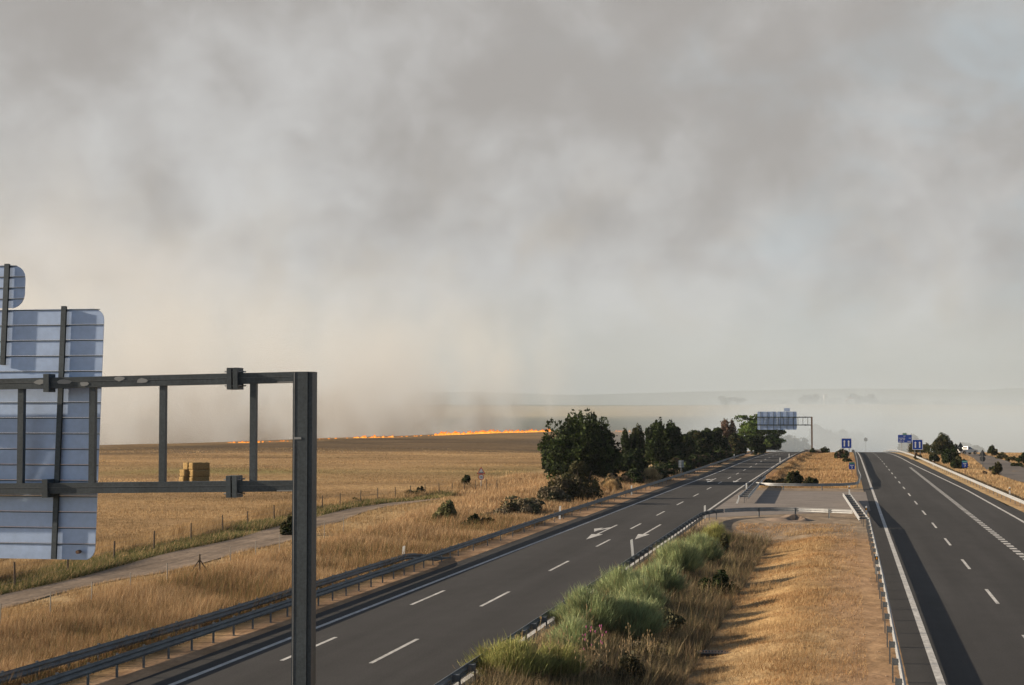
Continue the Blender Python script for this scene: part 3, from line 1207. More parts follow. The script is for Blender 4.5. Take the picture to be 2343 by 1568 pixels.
# big direction sign
Yw = 415.0
d = FW * FPX + RT * (2069.5 - W0 / 2) - UP * (1004 - H0 / 2)
t = Yw / d.y
xb, zb = d.x * t, CAM_H + d.z * t
z0 = zroad(Yw)
s = sign_base('direction_sign', xb, Yw, 'wide blue direction sign with a green tab on top at the road brow', R(2), z0)
c = zb - z0
b = MB()
b.prism(rounded(-1.62, 1.62, c - 0.93, c + 0.93, 0.1), 0, 0.06)
p = b.build('plate', M_blue, s)
b = MB()
b.box(-0.42, 0.42, -0.005, 0.05, c + 0.95, c + 1.32)
b.build('tab', M_green, s)
b = MB()
for zz, segs in ((0.62, ((-0.3, 0.3),)), (0.12, ((-1.4, -0.9), (-0.85, 0.2), (0.95, 1.45))), (-0.25, ((-1.2, -0.5), (-0.4, 0.1))), (-0.62, ((-1.4, -0.6), (-0.5, -0.1), (0.6, 1.45)))):
    for a_, b2 in segs:
        n = max(1, int((b2 - a_) / 0.16))
        for k in range(n):
            b.box(a_ + k * 0.16, a_ + k * 0.16 + 0.1, -0.006, -0.001, c + zz - 0.08, c + zz + 0.08)
b.build('lettering', M_sgnw, p)
pole(s, -0.75, c + 0.7, 0.07, M_galv, 0.14)
pole(s, 0.75, c + 0.7, 0.07, M_galv, 0.14)

# sign seen from behind, by the left rail
x, y = G(1558, 1091)
s = sign_base('sign_back', x, y, 'small grey rectangular sign seen from behind by the left guardrail', 0)
pole(s, 0, 2.2, 0.04, M_galv2, -0.05)
b = MB()
b.prism(rounded(-0.34, 0.34, 1.25, 2.2, 0.05), 0, 0.025)
b.build('plate', M_sback, s)
b = MB()
b.box(-0.3, 0.3, -0.02, -0.001, 1.85, 1.9)
b.box(-0.3, 0.3, -0.02, -0.001, 1.5, 1.55)
b.build('bracket', M_galv2, s)

# triangles over discs seen from behind on the slip road
for px, by, sc, lab in ((2247.5, 1070, 1.25, 'dark back of a triangle sign over a round sign beside the slip road bushes'),
                        (2197, 1036, 1.3, 'dark triangle sign over a round sign beside the parked pickup')):
    x, y = G(px, by)
    if y > 330:
        y = 372.0
        dd = FW * FPX + RT * (px - W0 / 2) - UP * (by - H0 / 2)
        x = dd.x * y / dd.y
    s = sign_base('sign_back', x, y, lab, R(-5))
    pole(s, 0, 2.6, 0.05, M_dark, -0.04)
    b = MB()
    b.prism([(-0.5 * sc, 1.85), (0.5 * sc, 1.85), (0, 1.85 + 0.85 * sc)], 0, 0.03)
    b.build('triangle_plate', M_dark, s)
    disc(s, 'round_plate', 1.85 - 0.36 * sc, 0.36 * sc, 0, 0.03, M_dark)

# faint round sign past the brow
d = FW * FPX + RT * (1980 - W0 / 2) - UP * (1006.0 - H0 / 2)
Yw = 560.0
t = Yw / d.y
s = sign_base('round_sign', d.x * t, Yw, 'faint round sign fading into the smoke past the brow', 0, zroad(Yw))
c = CAM_H + d.z * t - zroad(Yw)
pole(s, 0, c, 0.05, M_galv2)
disc(s, 'round_plate', c, 0.62, 0, 0.03, M_dark)

# ------------------------------------------------------------------ fences
fence_top = [(-75, 1310), (35, 1288), (155, 1262), (261, 1238), (352, 1217), (437, 1196.5), (510, 1181), (567, 1169), (627.6, 1156), (684, 1145), (737, 1135.5), (778, 1129), (824.4, 1123), (864, 1117.5), (904, 1113.5), (939.6, 1110), (973, 1107), (1004.7, 1105), (1033.6, 1103), (1062, 1101.3), (1088, 1099.8), (1113, 1098.5), (1137, 1097.3)]
PT = [G(px, py, 1.22) for px, py in fence_top]
fence = empty('field_fence', (PT[0][0], PT[0][1], 0))
tag(fence, 'wire fence on dark wooden posts between the dirt track and the stubble field', 'fence')
for i, (x, y) in enumerate(PT):
    z = Zf(x, y)
    hgt = 1.22 - z + random.uniform(-0.05, 0.08)
    b = MB()
    lx, ly = random.uniform(-0.05, 0.05), random.uniform(-0.05, 0.05)
    b.tube([(0, 0, -0.2), (lx * 0.5, ly * 0.5, hgt * 0.5), (lx, ly, hgt)], [0.055, 0.05, 0.042], 7)
    o = b.build('post', M_wood, fence, (x - PT[0][0], y - PT[0][1], z))
for k, zz in enumerate((0.35, 0.7, 1.05)):
    b = MB()
    b.tube([(x - PT[0][0], y - PT[0][1], Zf(x, y) + zz) for x, y in PT], 0.004, 4)
    b.build('wire', M_wire, fence)

stake_top = [(-60, 1404), (1.7, 1381), (115.8, 1354), (210, 1331), (298.7, 1310), (382.6, 1288), (456.5, 1268), (527, 1251), (584.7, 1238), (639.4, 1222.7), (690, 1206), (742, 1192), (785.8, 1179.6)]
PS = [G(px, py, 1.2) for px, py in stake_top]
sf = empty('boundary_fence', (PS[0][0], PS[0][1], 0))
tag(sf, 'thin steel stake fence on the verge side of the dirt track', 'fence')
for i, (x, y) in enumerate(PS):
    z = Zf(x, y)
    b = MB()
    big = i == 6
    b.tube([(0, 0, -0.2), (0, 0, 1.2 - z)], 0.05 if big else 0.022, 6)
    if big:
        b.tube([(-0.5, -0.45, 0), (0, 0, 0.95)], 0.03, 6)
        b.tube([(0.45, 0.5, 0), (0, 0, 0.95)], 0.03, 6)
    b.build('stake', M_wood if big else M_wire, sf, (x - PS[0][0], y - PS[0][1], z))
for zz in (0.3, 0.65, 1.0, 1.15):
    b = MB()
    b.tube([(x - PS[0][0], y - PS[0][1], Zf(x, y) + zz) for x, y in PS], 0.003, 4)
    b.build('wire', M_wire, sf)


# ------------------------------------------------------------------ hay bales
def bale_mesh(lx, ly, lz, seed):
    r_ = np.random.default_rng(seed)
    nx, ny, nz = 9, 5, 5
    V, F, idx = [], [], {}
    def vid(i, j, k):
        if (i, j, k) not in idx:
            p_ = np.array([i / nx - .5, j / ny - .5, k / nz]) * np.array([lx, ly, lz])
            e = sum([i in (0, nx), j in (0, ny), k in (0, nz)])
            p_ = p_ + r_.normal(0, 0.02, 3)
            if e >= 2:
                cc = np.array([0, 0, lz / 2])
                p_ = cc + (p_ - cc) * 0.965
            if i % 3 == 0 and 0 < i < nx:
                p_[1:] = (p_[1:] - [0, lz / 2]) * 0.975 + [0, lz / 2]
            idx[(i, j, k)] = len(V)
            V.append(tuple(p_))
        return idx[(i, j, k)]
    for i in range(nx):
        for j in range(ny):
            F.append((vid(i, j, 0), vid(i, j + 1, 0), vid(i + 1, j + 1, 0), vid(i + 1, j, 0)))
            F.append((vid(i, j, nz), vid(i + 1, j, nz), vid(i + 1, j + 1, nz), vid(i, j + 1, nz)))
        for k in range(nz):
            F.append((vid(i, 0, k), vid(i + 1, 0, k), vid(i + 1, 0, k + 1), vid(i, 0, k + 1)))
            F.append((vid(i, ny, k), vid(i, ny, k + 1), vid(i + 1, ny, k + 1), vid(i + 1, ny, k)))
    for j in range(ny):
        for k in range(nz):
            F.append((vid(0, j, k), vid(0, j, k + 1), vid(0, j + 1, k + 1), vid(0, j + 1, k)))
            F.append((vid(nx, j, k), vid(nx, j + 1, k), vid(nx, j + 1, k + 1), vid(nx, j, k + 1)))
    return np_mesh('straw_bale', V, F)


bx, by = G(449, 1104)
brz = R(52)
bz = Zf(bx, by)
ca, sa = math.cos(brz), math.sin(brz)
for (u, v, k, lab) in [(0.0, -0.59, 0, 'lowest straw bale under the dark face of the stack'), (0.04, -0.59, 1, 'middle straw bale under the dark face of the stack'), (0.06, -0.57, 2, 'topmost straw bale above the dark face of the stack'),
                       (-0.55, 0.60, 0, 'lowest straw bale on the sunlit end of the stack'), (-0.48, 0.61, 1, 'middle straw bale jutting out on the sunlit end of the stack'), (-0.02, 0.60, 2, 'topmost straw bale at the back of the stack')]:
    me = bale_mesh(2.4, 1.15, 0.86, 40 + k * 3 + int(v > 0))
    o = link('straw_bale', me, M_hay, None, (bx + u * ca - v * sa, by + u * sa + v * ca, bz + k * 0.86 - 0.03), brz + random.uniform(-.03, .03))
    tag(o, lab, 'straw bale', 'bales stacked in the stubble field')


# ------------------------------------------------------------------ vegetation generators
def leaf_cloud(lobes, n, size, cols, seed, shell=0.55, clumps=14, clump_r=0.28, up=0.0, elong=1.6):
    """leaf-sized quads gathered in clumps through ellipsoid lobes"""
    r_ = np.random.default_rng(seed)
    vol = np.array([l[3] * l[4] * l[5] for l in lobes]) ** 0.75
    share = np.maximum((vol / vol.sum() * n).astype(int), 6)
    C, COLS, UPV = [], [], []
    cols = np.array(cols)
    for l, m in zip(lobes, share):
        k = max(4, int(clumps))
        d = r_.normal(size=(k, 3))
        d /= np.linalg.norm(d, axis=1)[:, None]
        rad = shell + (1 - shell) * r_.random(k) ** 0.5
        cc = d * rad[:, None]
        tone = r_.uniform(0.72, 1.25, k)
        ci = r_.integers(0, len(cols), k)
        pick = r_.integers(0, k, m)
        p_ = cc[pick] + r_.normal(0, clump_r, (m, 3))
        ln = np.linalg.norm(p_, axis=1)
        over = ln > 1.12
        p_[over] *= (1.12 / ln[over])[:, None]
        p_ = p_ * np.array(l[3:6]) + np.array(l[0:3])
        C.append(p_)
        COLS.append(cols[ci[pick]] * (tone[pick] * r_.uniform(0.8, 1.2, m))[:, None])
    C = np.concatenate(C)
    COLS = np.concatenate(COLS)
    m = len(C)
    a = r_.normal(size=(m, 3))
    a[:, 2] += up * 2.0
    a /= np.linalg.norm(a, axis=1)[:, None]
    b_ = r_.normal(size=(m, 3))
    b_ -= a * (a * b_).sum(1)[:, None]
    b_ /= np.linalg.norm(b_, axis=1)[:, None]
    s_ = size * r_.uniform(0.6, 1.35, m)[:, None]
    a *= s_ * elong * 0.5
    b_ *= s_ * 0.5
    V = np.stack([C - a, C + b_ * 0.9 - a * 0.1, C + a, C - b_ * 0.9 + a * 0.1], 1).reshape(-1, 3)
    F = np.arange(4 * m).reshape(-1, 4)
    return V, F, np.repeat(COLS, 4, 0)


def trunk_mesh(h, r, limbs, seed, spread):
    rr_ = random.Random(seed)
    b_ = MB()
    pts = [(0, 0, -0.3), (rr_.uniform(-.1, .1), rr_.uniform(-.1, .1), h * 0.25), (rr_.uniform(-.25, .25), rr_.uniform(-.25, .25), h * 0.5), (rr_.uniform(-.4, .4), rr_.uniform(-.4, .4), h * 0.8)]
    b_.tube(pts, [r * 1.3, r, r * 0.75, r * 0.25], 8)
    for k in range(limbs):
        a = 2 * math.pi * (k + rr_.random() * 0.5) / limbs
        z0_ = h * rr_.uniform(0.15, 0.45)
        L_ = spread * rr_.uniform(0.5, 0.85)
        b_.tube([(0, 0, z0_), (L_ * 0.45 * math.cos(a), L_ * 0.45 * math.sin(a), z0_ + h * 0.14), (L_ * math.cos(a), L_ * math.sin(a), z0_ + h * rr_.uniform(0.25, 0.4))], [r * 0.5, r * 0.35, r * 0.1], 6)
    return b_.mesh('trunk')


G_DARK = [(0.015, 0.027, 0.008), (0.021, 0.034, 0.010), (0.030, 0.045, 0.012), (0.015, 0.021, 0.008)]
G_MID = [(0.045, 0.066, 0.018), (0.06, 0.078, 0.021), (0.036, 0.055, 0.016)]
G_BRIGHT = [(0.10, 0.16, 0.04), (0.13, 0.185, 0.045), (0.085, 0.135, 0.035)]
G_OLIVE = [(0.055, 0.052, 0.022), (0.072, 0.064, 0.028), (0.042, 0.044, 0.018)]
G_BROWN = [(0.10, 0.064, 0.045), (0.12, 0.075, 0.056), (0.075, 0.054, 0.038)]
G_DRYB = [(0.34, 0.24, 0.13), (0.28, 0.19, 0.10), (0.40, 0.29, 0.16)]
G_SCRUB = [(0.13, 0.105, 0.07), (0.10, 0.085, 0.05), (0.16, 0.13, 0.085), (0.085, 0.085, 0.045)]


def tree(name, x, y, w, h, label, style, n=9000, leaf=0.3, cols=G_DARK, seed=1, depth=None, group=None, z=None):
    rr_ = np.random.default_rng(seed)
    dpt = depth or w
    lobes = []
    if style == 'spiky':      # many upright leaders, foliage to the ground
        k = max(10, int(w * dpt / 2.2))
        for i in range(k):
            a = 2 * math.pi * rr_.random()
            q = math.sqrt(rr_.random())
            ca_, sa_ = math.cos(a), math.sin(a)
            top = h * (1.0 - 0.16 * q ** 2 - 0.22 * rr_.random())
            rz_ = rr_.uniform(0.20, 0.34) * h
            wr = min(w, 6.0) * rr_.uniform(0.08, 0.14)
            lobes.append((q * ca_ * w * 0.36, q * sa_ * dpt * 0.36, top - rz_, wr, wr, rz_))
            q2 = math.sqrt(rr_.random())
            lobes.append((q2 * ca_ * w * 0.41, q2 * sa_ * dpt * 0.41, h * rr_.uniform(0.16, 0.5), w * 0.11, dpt * 0.11, h * rr_.uniform(0.14, 0.22)))
    elif style == 'round':
        k = max(8, int(w * 1.6))
        for i in range(k):
            a = 2 * math.pi * rr_.random()
            q = math.sqrt(rr_.random())
            el_ = rr_.uniform(-0.15, 1.0)
            lobes.append((q * math.cos(a) * w * 0.34, q * math.sin(a) * dpt * 0.34, h * (0.42 + 0.36 * el_ * (1 - q * 0.5)), w * rr_.uniform(.13, .22), dpt * rr_.uniform(.13, .22), h * rr_.uniform(.12, .2)))
        for i in range(int(k * 0.7)):
            a = 2 * math.pi * rr_.random()
            lobes.append((math.cos(a) * w * 0.36, math.sin(a) * dpt * 0.36, h * rr_.uniform(0.14, 0.32), w * 0.16, dpt * 0.16, h * 0.17))
    elif style == 'layered':  # flat spreading boughs
        for i in range(38):
            a = 2 * math.pi * rr_.random()
            hz = rr_.uniform(0.25, 0.93)
            reach = w * 0.5 * (1.05 - 0.75 * max(0, hz - 0.45)) * rr_.uniform(0.45, 0.95)
            lobes.append((reach * math.cos(a), reach * math.sin(a), h * hz - 0.06 * reach, w * rr_.uniform(.09, .17), dpt * rr_.uniform(.1, .17), h * rr_.uniform(.06, .11)))
        lobes.append((0, 0, h * 0.5, w * 0.2, w * 0.2, h * 0.34))
    z0_ = (Zf(x, y) if z is None else z)
    t_ = empty(name, (x, y, z0_))
    tag(t_, label, 'tree' if 'tree' in name else 'bush', group)
    me_ = trunk_mesh(h * 0.8, 0.035 * h ** 1.05 + 0.02, 6, seed, w * 0.45)
    link('trunk', me_, M_bark, t_)
    V, F, c_ = leaf_cloud(lobes, n, leaf, cols, seed + 100, up=0.3 if style == 'spiky' else 0.0, clumps=10, clump_r=0.26)
    V = V[:]
    V[:, 2] = np.maximum(V[:, 2], 0.02)
    link('crown', np_mesh('crown', V, F, c_), M_leaf, t_)
    return t_


def bush(x, y, w, h, label, cols, seed, n=2500, leaf=0.16, depth=None, group=None, name='shrub', z=None):
    rr_ = np.random.default_rng(seed)
    dpt = depth or w
    lobes = []
    for i in range(max(6, int(5 + w * 1.3))):
        a = 2 * math.pi * rr_.random()
        q = math.sqrt(rr_.random())
        top = h * (1 - 0.55 * q ** 2) * rr_.uniform(0.8, 1.0)
        rz_ = top * 0.45
        lobes.append((q * math.cos(a) * w * 0.37, q * math.sin(a) * dpt * 0.37, top - rz_, w * rr_.uniform(.13, .22), dpt * rr_.uniform(.13, .22), rz_))
    z0_ = (Zf(x, y) if z is None else z)
    t_ = empty(name, (x, y, z0_))
    tag(t_, label, 'bush', group)
    m_ = MB()
    for k in range(6):
        a = 2 * math.pi * k / 6 + rr_.random()
        m_.tube([(0, 0, -0.05), (0.15 * w * math.cos(a), 0.15 * dpt * math.sin(a), h * .3), (0.28 * w * math.cos(a), 0.28 * dpt * math.sin(a), h * .62)], [0.03 * h, 0.02 * h, 0.006 * h], 5)
    link('stems', m_.mesh('stems'), M_bark, t_)
    V, F, c_ = leaf_cloud(lobes, n, leaf, cols, seed + 50, clumps=9, clump_r=0.3)
    V[:, 2] = np.maximum(V[:, 2], 0.01)
    link('foliage', np_mesh('foliage', V, F, c_), M_leaf, t_)
    return t_


def strands(P, D, L_, wd, bend, cols, r_):
    """tapering blades: two quads+tip as 3 triangles; P base, D direction, L length"""
    n = len(P)
    side = np.stack([-D[:, 1], D[:, 0], np.zeros(n)], 1) + r_.normal(0, 0.4, (n, 3)) * np.array([1, 1, 0.2])
    side /= np.linalg.norm(side, axis=1)[:, None] + 1e-9
    w2 = (wd * 0.5)[:, None]
    mid = P + D * (L_ * 0.55)[:, None]
    tip = P + D * L_[:, None] + bend
    V = np.stack([P - side * w2, P + side * w2, mid + bend * 0.25 + side * w2 * 0.8, mid + bend * 0.25 - side * w2 * 0.8, tip], 1).reshape(-1, 3)
    i = np.arange(n)[:, None] * 5
    F = np.concatenate([i + np.array([[0, 1, 2]]), i + np.array([[0, 2, 3]]), i + np.array([[3, 2, 4]])], 0)
    return V, F, np.repeat(cols, 5, 0)


def broom(x, y, w, h, label, seed, n=5200, base=(0.135, 0.165, 0.075), tipc=(0.26, 0.29, 0.15), depth=None, wd=0.016):
    """wispy broom: sheaves of fine upright twigs"""
    r_ = np.random.default_rng(seed)
    dpt = depth or w
    k = 70
    q = np.sqrt(r_.random(k))
    a = r_.random(k) * 2 * math.pi
    cx, cy_ = q * np.cos(a) * w * 0.40, q * np.sin(a) * dpt * 0.40
    ch = h * (0.95 - 0.62 * q ** 2.2) * r_.uniform(0.72, 1.05, k)
    pk = r_.integers(0, k, n)
    f0 = r_.random(n) ** 0.6
    P = np.stack([cx[pk] * (0.25 + 0.72 * f0), cy_[pk] * (0.25 + 0.72 * f0), ch[pk] * 0.72 * f0 + 0.02], 1) + r_.normal(0, 0.05 * w, (n, 3)) * np.array([1, 1, 0.5])
    P[:, 2] = np.maximum(P[:, 2], 0.0)
    D = np.stack([cx[pk] / w * 2.1, cy_[pk] / dpt * 2.1, np.ones(n)], 1) + r_.normal(0, 0.24, (n, 3))
    D /= np.linalg.norm(D, axis=1)[:, None]
    L_ = h * r_.uniform(0.10, 0.27, n)
    bend = r_.normal(0, 0.05, (n, 3)) * np.array([1, 1, 0.4]) - np.array([0, 0, 0.02])
    tone = r_.uniform(0.62, 1.3, k)[pk] * r_.uniform(0.8, 1.2, n)
    mixf = np.clip(f0 * 0.9 + r_.normal(0, 0.25, n), 0, 1)[:, None]
    cols = (np.array(base) * (1 - mixf) + np.array(tipc) * mixf) * tone[:, None]
    dry = r_.random(n) < 0.07
    cols[dry] = np.array([0.34, 0.25, 0.12]) * r_.uniform(0.7, 1.2, dry.sum())[:, None]
    V, F, c_ = strands(P, D, L_, np.full(n, wd) * r_.uniform(.7, 1.3, n), bend, cols, r_)
    t_ = empty('broom_bush', (x, y, Zf(x, y)))
    tag(t_, label, 'bush')
    m_ = MB()
    for j in range(9):
        m_.tube([(0, 0, -0.05), (cx[j] * .5, cy_[j] * .5, ch[j] * .3), (cx[j], cy_[j], ch[j] * .7)], [0.03, 0.02, 0.006], 5)
    link('stems', m_.mesh('stems'), M_bark, t_)
    link('twigs', np_mesh('twigs', V, F, c_), M_leaf, t_)
    return t_


# ------------------------------------------------------------------ trees on the left
def at_depth(px, depth):
    """point on the ground seen in column px at the given depth along the view"""
    lat = (px - W0 / 2) / FPX * depth
    return RT.x * lat - math.sin(YAW) * depth, RT.y * lat + math.cos(YAW) * depth


TG = 'dark trees along the left verge'
x, y = at_depth(1328, 205)
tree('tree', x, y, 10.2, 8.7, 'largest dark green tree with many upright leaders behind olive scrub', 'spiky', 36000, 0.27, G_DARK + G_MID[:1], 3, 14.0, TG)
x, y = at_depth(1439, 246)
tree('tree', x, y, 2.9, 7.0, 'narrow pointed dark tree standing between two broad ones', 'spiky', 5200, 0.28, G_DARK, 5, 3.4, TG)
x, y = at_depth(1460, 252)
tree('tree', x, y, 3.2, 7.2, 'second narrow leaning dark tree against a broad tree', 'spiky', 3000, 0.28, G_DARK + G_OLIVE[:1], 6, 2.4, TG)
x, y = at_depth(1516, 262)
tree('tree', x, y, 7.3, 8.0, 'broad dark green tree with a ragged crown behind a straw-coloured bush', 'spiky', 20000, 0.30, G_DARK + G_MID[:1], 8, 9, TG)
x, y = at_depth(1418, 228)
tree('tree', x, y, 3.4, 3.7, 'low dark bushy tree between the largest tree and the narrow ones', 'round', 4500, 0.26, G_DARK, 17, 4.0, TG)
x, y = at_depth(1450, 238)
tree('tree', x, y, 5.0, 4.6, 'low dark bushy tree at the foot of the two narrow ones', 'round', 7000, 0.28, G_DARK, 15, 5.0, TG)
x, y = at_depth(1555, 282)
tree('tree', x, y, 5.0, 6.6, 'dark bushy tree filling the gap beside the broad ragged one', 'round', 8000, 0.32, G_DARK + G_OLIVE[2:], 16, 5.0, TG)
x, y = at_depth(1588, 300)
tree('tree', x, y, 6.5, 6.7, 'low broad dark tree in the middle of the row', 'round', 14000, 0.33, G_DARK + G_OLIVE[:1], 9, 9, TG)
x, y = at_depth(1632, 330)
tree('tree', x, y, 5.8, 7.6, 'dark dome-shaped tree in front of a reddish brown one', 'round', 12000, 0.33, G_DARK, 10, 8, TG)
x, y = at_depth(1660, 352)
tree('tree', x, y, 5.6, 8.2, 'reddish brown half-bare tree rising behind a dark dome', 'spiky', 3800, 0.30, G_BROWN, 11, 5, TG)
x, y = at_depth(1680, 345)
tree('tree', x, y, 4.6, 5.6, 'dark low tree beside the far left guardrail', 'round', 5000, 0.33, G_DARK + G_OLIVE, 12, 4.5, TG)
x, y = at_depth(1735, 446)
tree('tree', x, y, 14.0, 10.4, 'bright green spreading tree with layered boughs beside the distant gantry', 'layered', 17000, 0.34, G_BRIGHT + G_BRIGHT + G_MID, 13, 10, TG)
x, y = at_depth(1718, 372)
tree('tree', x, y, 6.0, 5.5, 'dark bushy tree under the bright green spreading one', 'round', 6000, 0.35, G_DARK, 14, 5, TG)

# scrub along the left verge
k = 0
for px, dep, w, h, cols, lab, n in [
    (1305, 156, 5.6, 2.9, G_OLIVE + G_SCRUB[:2], 'large olive and brown scrub bush in front of the largest tree', 7000),
    (1330, 166, 3.6, 3.9, G_OLIVE, 'rounded olive bush top against the largest tree', 4200),
    (1260, 150, 4.2, 1.7, G_SCRUB, 'greyish dry scrub below the olive bush', 3800),
    (1210, 142, 3.6, 1.2, G_SCRUB, 'low grey-brown scrub behind the left guardrail', 3000),
    (1178, 136, 4.6, 1.5, G_SCRUB + G_DRYB[1:2], 'wide grey-brown dry scrub on the bank behind the guardrail', 4200),
    (1135, 130, 3.2, 1.0, G_SCRUB + G_DRYB[1:2], 'thin grey scrub between the dark bush and the wide dry scrub', 2600),
    (1028, 124, 2.3, 1.75, [(0.13, 0.13, 0.06), (0.16, 0.155, 0.075), (0.10, 0.10, 0.045)], 'rounded pale green bush in the dry verge grass', 3600),
    (1092, 120, 2.5, 1.25, G_OLIVE + G_DARK[:1], 'dark bush casting shade beside the pale green one', 3200),
    (1066, 190, 1.1, 2.1, G_DARK + G_OLIVE, 'slim dark sapling beside the speed limit sign', 1500),
    (945, 170, 1.5, 0.8, G_OLIVE, 'small round shrub where the dirt track ends', 900),
    (962, 172, 0.9, 1.1, G_OLIVE, 'small upright shrub at the fence by the track end', 700),
    (815, 157, 0.8, 0.6, G_DARK, 'tiny dark shrub at the edge of the track', 400),
    (660, 114, 1.0, 1.75, G_DARK + G_OLIVE, 'dark green shrub half hidden behind the gantry post', 1500),
    (1395, 178, 2.6, 1.9, G_SCRUB + G_DRYB[:1], 'dry brown bush under the trees by the guardrail', 2400),
    (1690, 352, 3.0, 3.2, G_BROWN, 'brown dead bush beside the far left guardrail', 1600),
]:
    x, y = at_depth(px, dep)
    k += 1
    bush(x, y, w, h, lab, cols, 200 + k, n, 0.17 if dep < 170 else 0.24)

for q in range(20):
    yy = 196 + q * 8.2 + random.uniform(-2, 2)
    xx = float(left_rail_x(yy)) - random.uniform(2.2, 4.2)
    k += 1
    bush(xx, yy, random.uniform(3.2, 5.2), random.uniform(1.3, 2.3), 'dark low undergrowth shrub between the tree row and the left guardrail', G_DARK + G_OLIVE[2:] + G_BROWN[2:], 600 + q, 2600, 0.24, depth=8.0, group='undergrowth below the tree row')

# ------------------------------------------------------------------ bushes right and in the far median
for px, dep, w, h, cols, lab, n in [
    (1812, 197, 2.5, 2.0, G_DARK + G_OLIVE, 'dark round bush in the dry grass beyond the crossover', 3000),
    (1851, 194, 2.0, 1.2, G_DARK + G_OLIVE, 'smaller dark bush beside the round one beyond the crossover', 2200),
    (1783, 203, 1.7, 0.9, G_OLIVE, 'small olive shrub beside the far median guardrail', 1200),
    (1760, 200, 1.8, 0.7, G_OLIVE, 'low olive shrub behind the left double guardrail', 900),
    (1925, 322, 3.0, 2.3, G_BROWN + G_DARK, 'dark brown bush at the foot of the median lane sign', 2200),
    (1935, 300, 1.6, 1.0, G_OLIVE, 'small olive bush below the median lane sign', 800),
    (1884, 415, 3.4, 1.9, G_DARK + G_OLIVE, 'dark bush on the brow beside the distant gantry post', 1600),
    (1858, 408, 2.4, 1.5, G_DARK, 'dark shrub in front of the concrete barrier', 1000),
    (1872, 402, 1.5, 0.9, G_BROWN, 'brown shrub beside the concrete barrier', 700),
    (2153, 362, 6.9, 4.8, G_OLIVE + G_DARK, 'largest olive bush on the right behind the outer guardrail', 8000),
    (2176, 285, 3.7, 3.4, G_DARK, 'dark green bush in front of the largest right-hand bush', 4200),
    (2190, 262, 2.8, 1.9, G_DARK + G_OLIVE, 'low dark bush beside the blue kilometre plate', 2600),
    (2131, 300, 2.7, 1.7, G_DARK + G_OLIVE, 'dark low bush between the lane sign and the dark green bush', 1800),
    (2097, 318, 1.5, 1.8, G_BROWN + G_OLIVE, 'reddish shrub at the foot of the right lane sign', 900),
    (2092, 405, 4.4, 3.6, G_OLIVE, 'hazy olive bush behind the wide blue direction sign', 2600),
    (2113, 398, 3.6, 2.9, G_OLIVE, 'hazy olive bush behind the right lane sign', 2200),
    (2266, 380, 2.3, 2.7, G_OLIVE + G_DARK, 'lone rounded bush on the skyline past the pickup', 1600),
    (2275, 362, 1.4, 1.2, G_OLIVE, 'small bush below the lone skyline bush', 700),
    (2281, 232, 1.5, 1.9, G_OLIVE, 'olive bush in the dry grass beside the slip road', 1500),
    (2268, 250, 1.1, 0.9, G_DARK, 'small dark bush at the edge of the slip road', 700),
    (2248, 238, 0.9, 0.5, G_BROWN, 'tiny brown shrub behind the outer guardrail', 400),
    (2290, 325, 2.6, 1.3, G_OLIVE, 'low olive scrub on the bank above the slip road', 1200),
    (2310, 305, 2.4, 1.2, G_OLIVE, 'pale olive scrub on the bank at the bend of the slip road', 1200),
    (2336, 290, 2.0, 2.2, G_DARK, 'dark bush on the bank beyond the slip road', 1200),
    (2325, 270, 2.2, 1.0, G_DARK + G_OLIVE, 'low dark scrub on the bank beyond the slip road', 900),
]:
    x, y = at_depth(px, dep)
    k += 1
    bush(x, y, w, h, lab, cols, 300 + k, n, 0.22)

# ------------------------------------------------------------------ median broom and weeds
for px, dep, w, h, lab, sd, n in [
    (1165, 51.5, 2.6, 1.5, 'yellow-green broom bush leaning over the guardrail nearest the gantry post', 1, 6500),
    (1275, 52.5, 1.6, 1.45, 'small yellow-green broom bush among dry thistles', 2, 3500),
    (1350, 63, 2.7, 2.0, 'pale green broom bush with dry stalks standing through it', 3, 7000),
    (1445, 63.5, 2.5, 2.05, 'broad pale green broom bush in the middle of the row', 4, 7000),
    (1420, 73, 2.2, 2.0, 'fine upright broom bush below the leaning delineator post', 5, 5200),
    (1500, 77, 2.6, 2.0, 'dense green broom bush just past the leaning delineator post', 6, 6000),
    (1548, 87, 2.6, 2.3, 'tall feathery broom bush towards the crossover', 7, 6000),
    (1600, 95, 2.4, 2.2, 'feathery broom bush second from the crossover', 8, 5200),
    (1310, 57.5, 1.9, 1.5, 'low green broom bush between the yellow-green and the pale green ones', 10, 4200),
    (1462, 70, 2.4, 1.9, 'green broom bush wedged behind the broad pale green one', 11, 4600),
    (1632, 106, 1.9, 2.1, 'last broom bush before the guardrail turns across the median', 9, 3800),
]:
    x, y = at_depth(px, dep)
    warm = sd in (1, 2, 9)
    w, h, n = w * 1.22, h * 1.05, int(n * 2.7)
    broom(x, y, w, h, lab, 500 + sd, n, (0.085, 0.105, 0.03) if warm else (0.06, 0.08, 0.035), (0.35, 0.35, 0.13) if warm else (0.33, 0.39, 0.20), wd=0.0125)
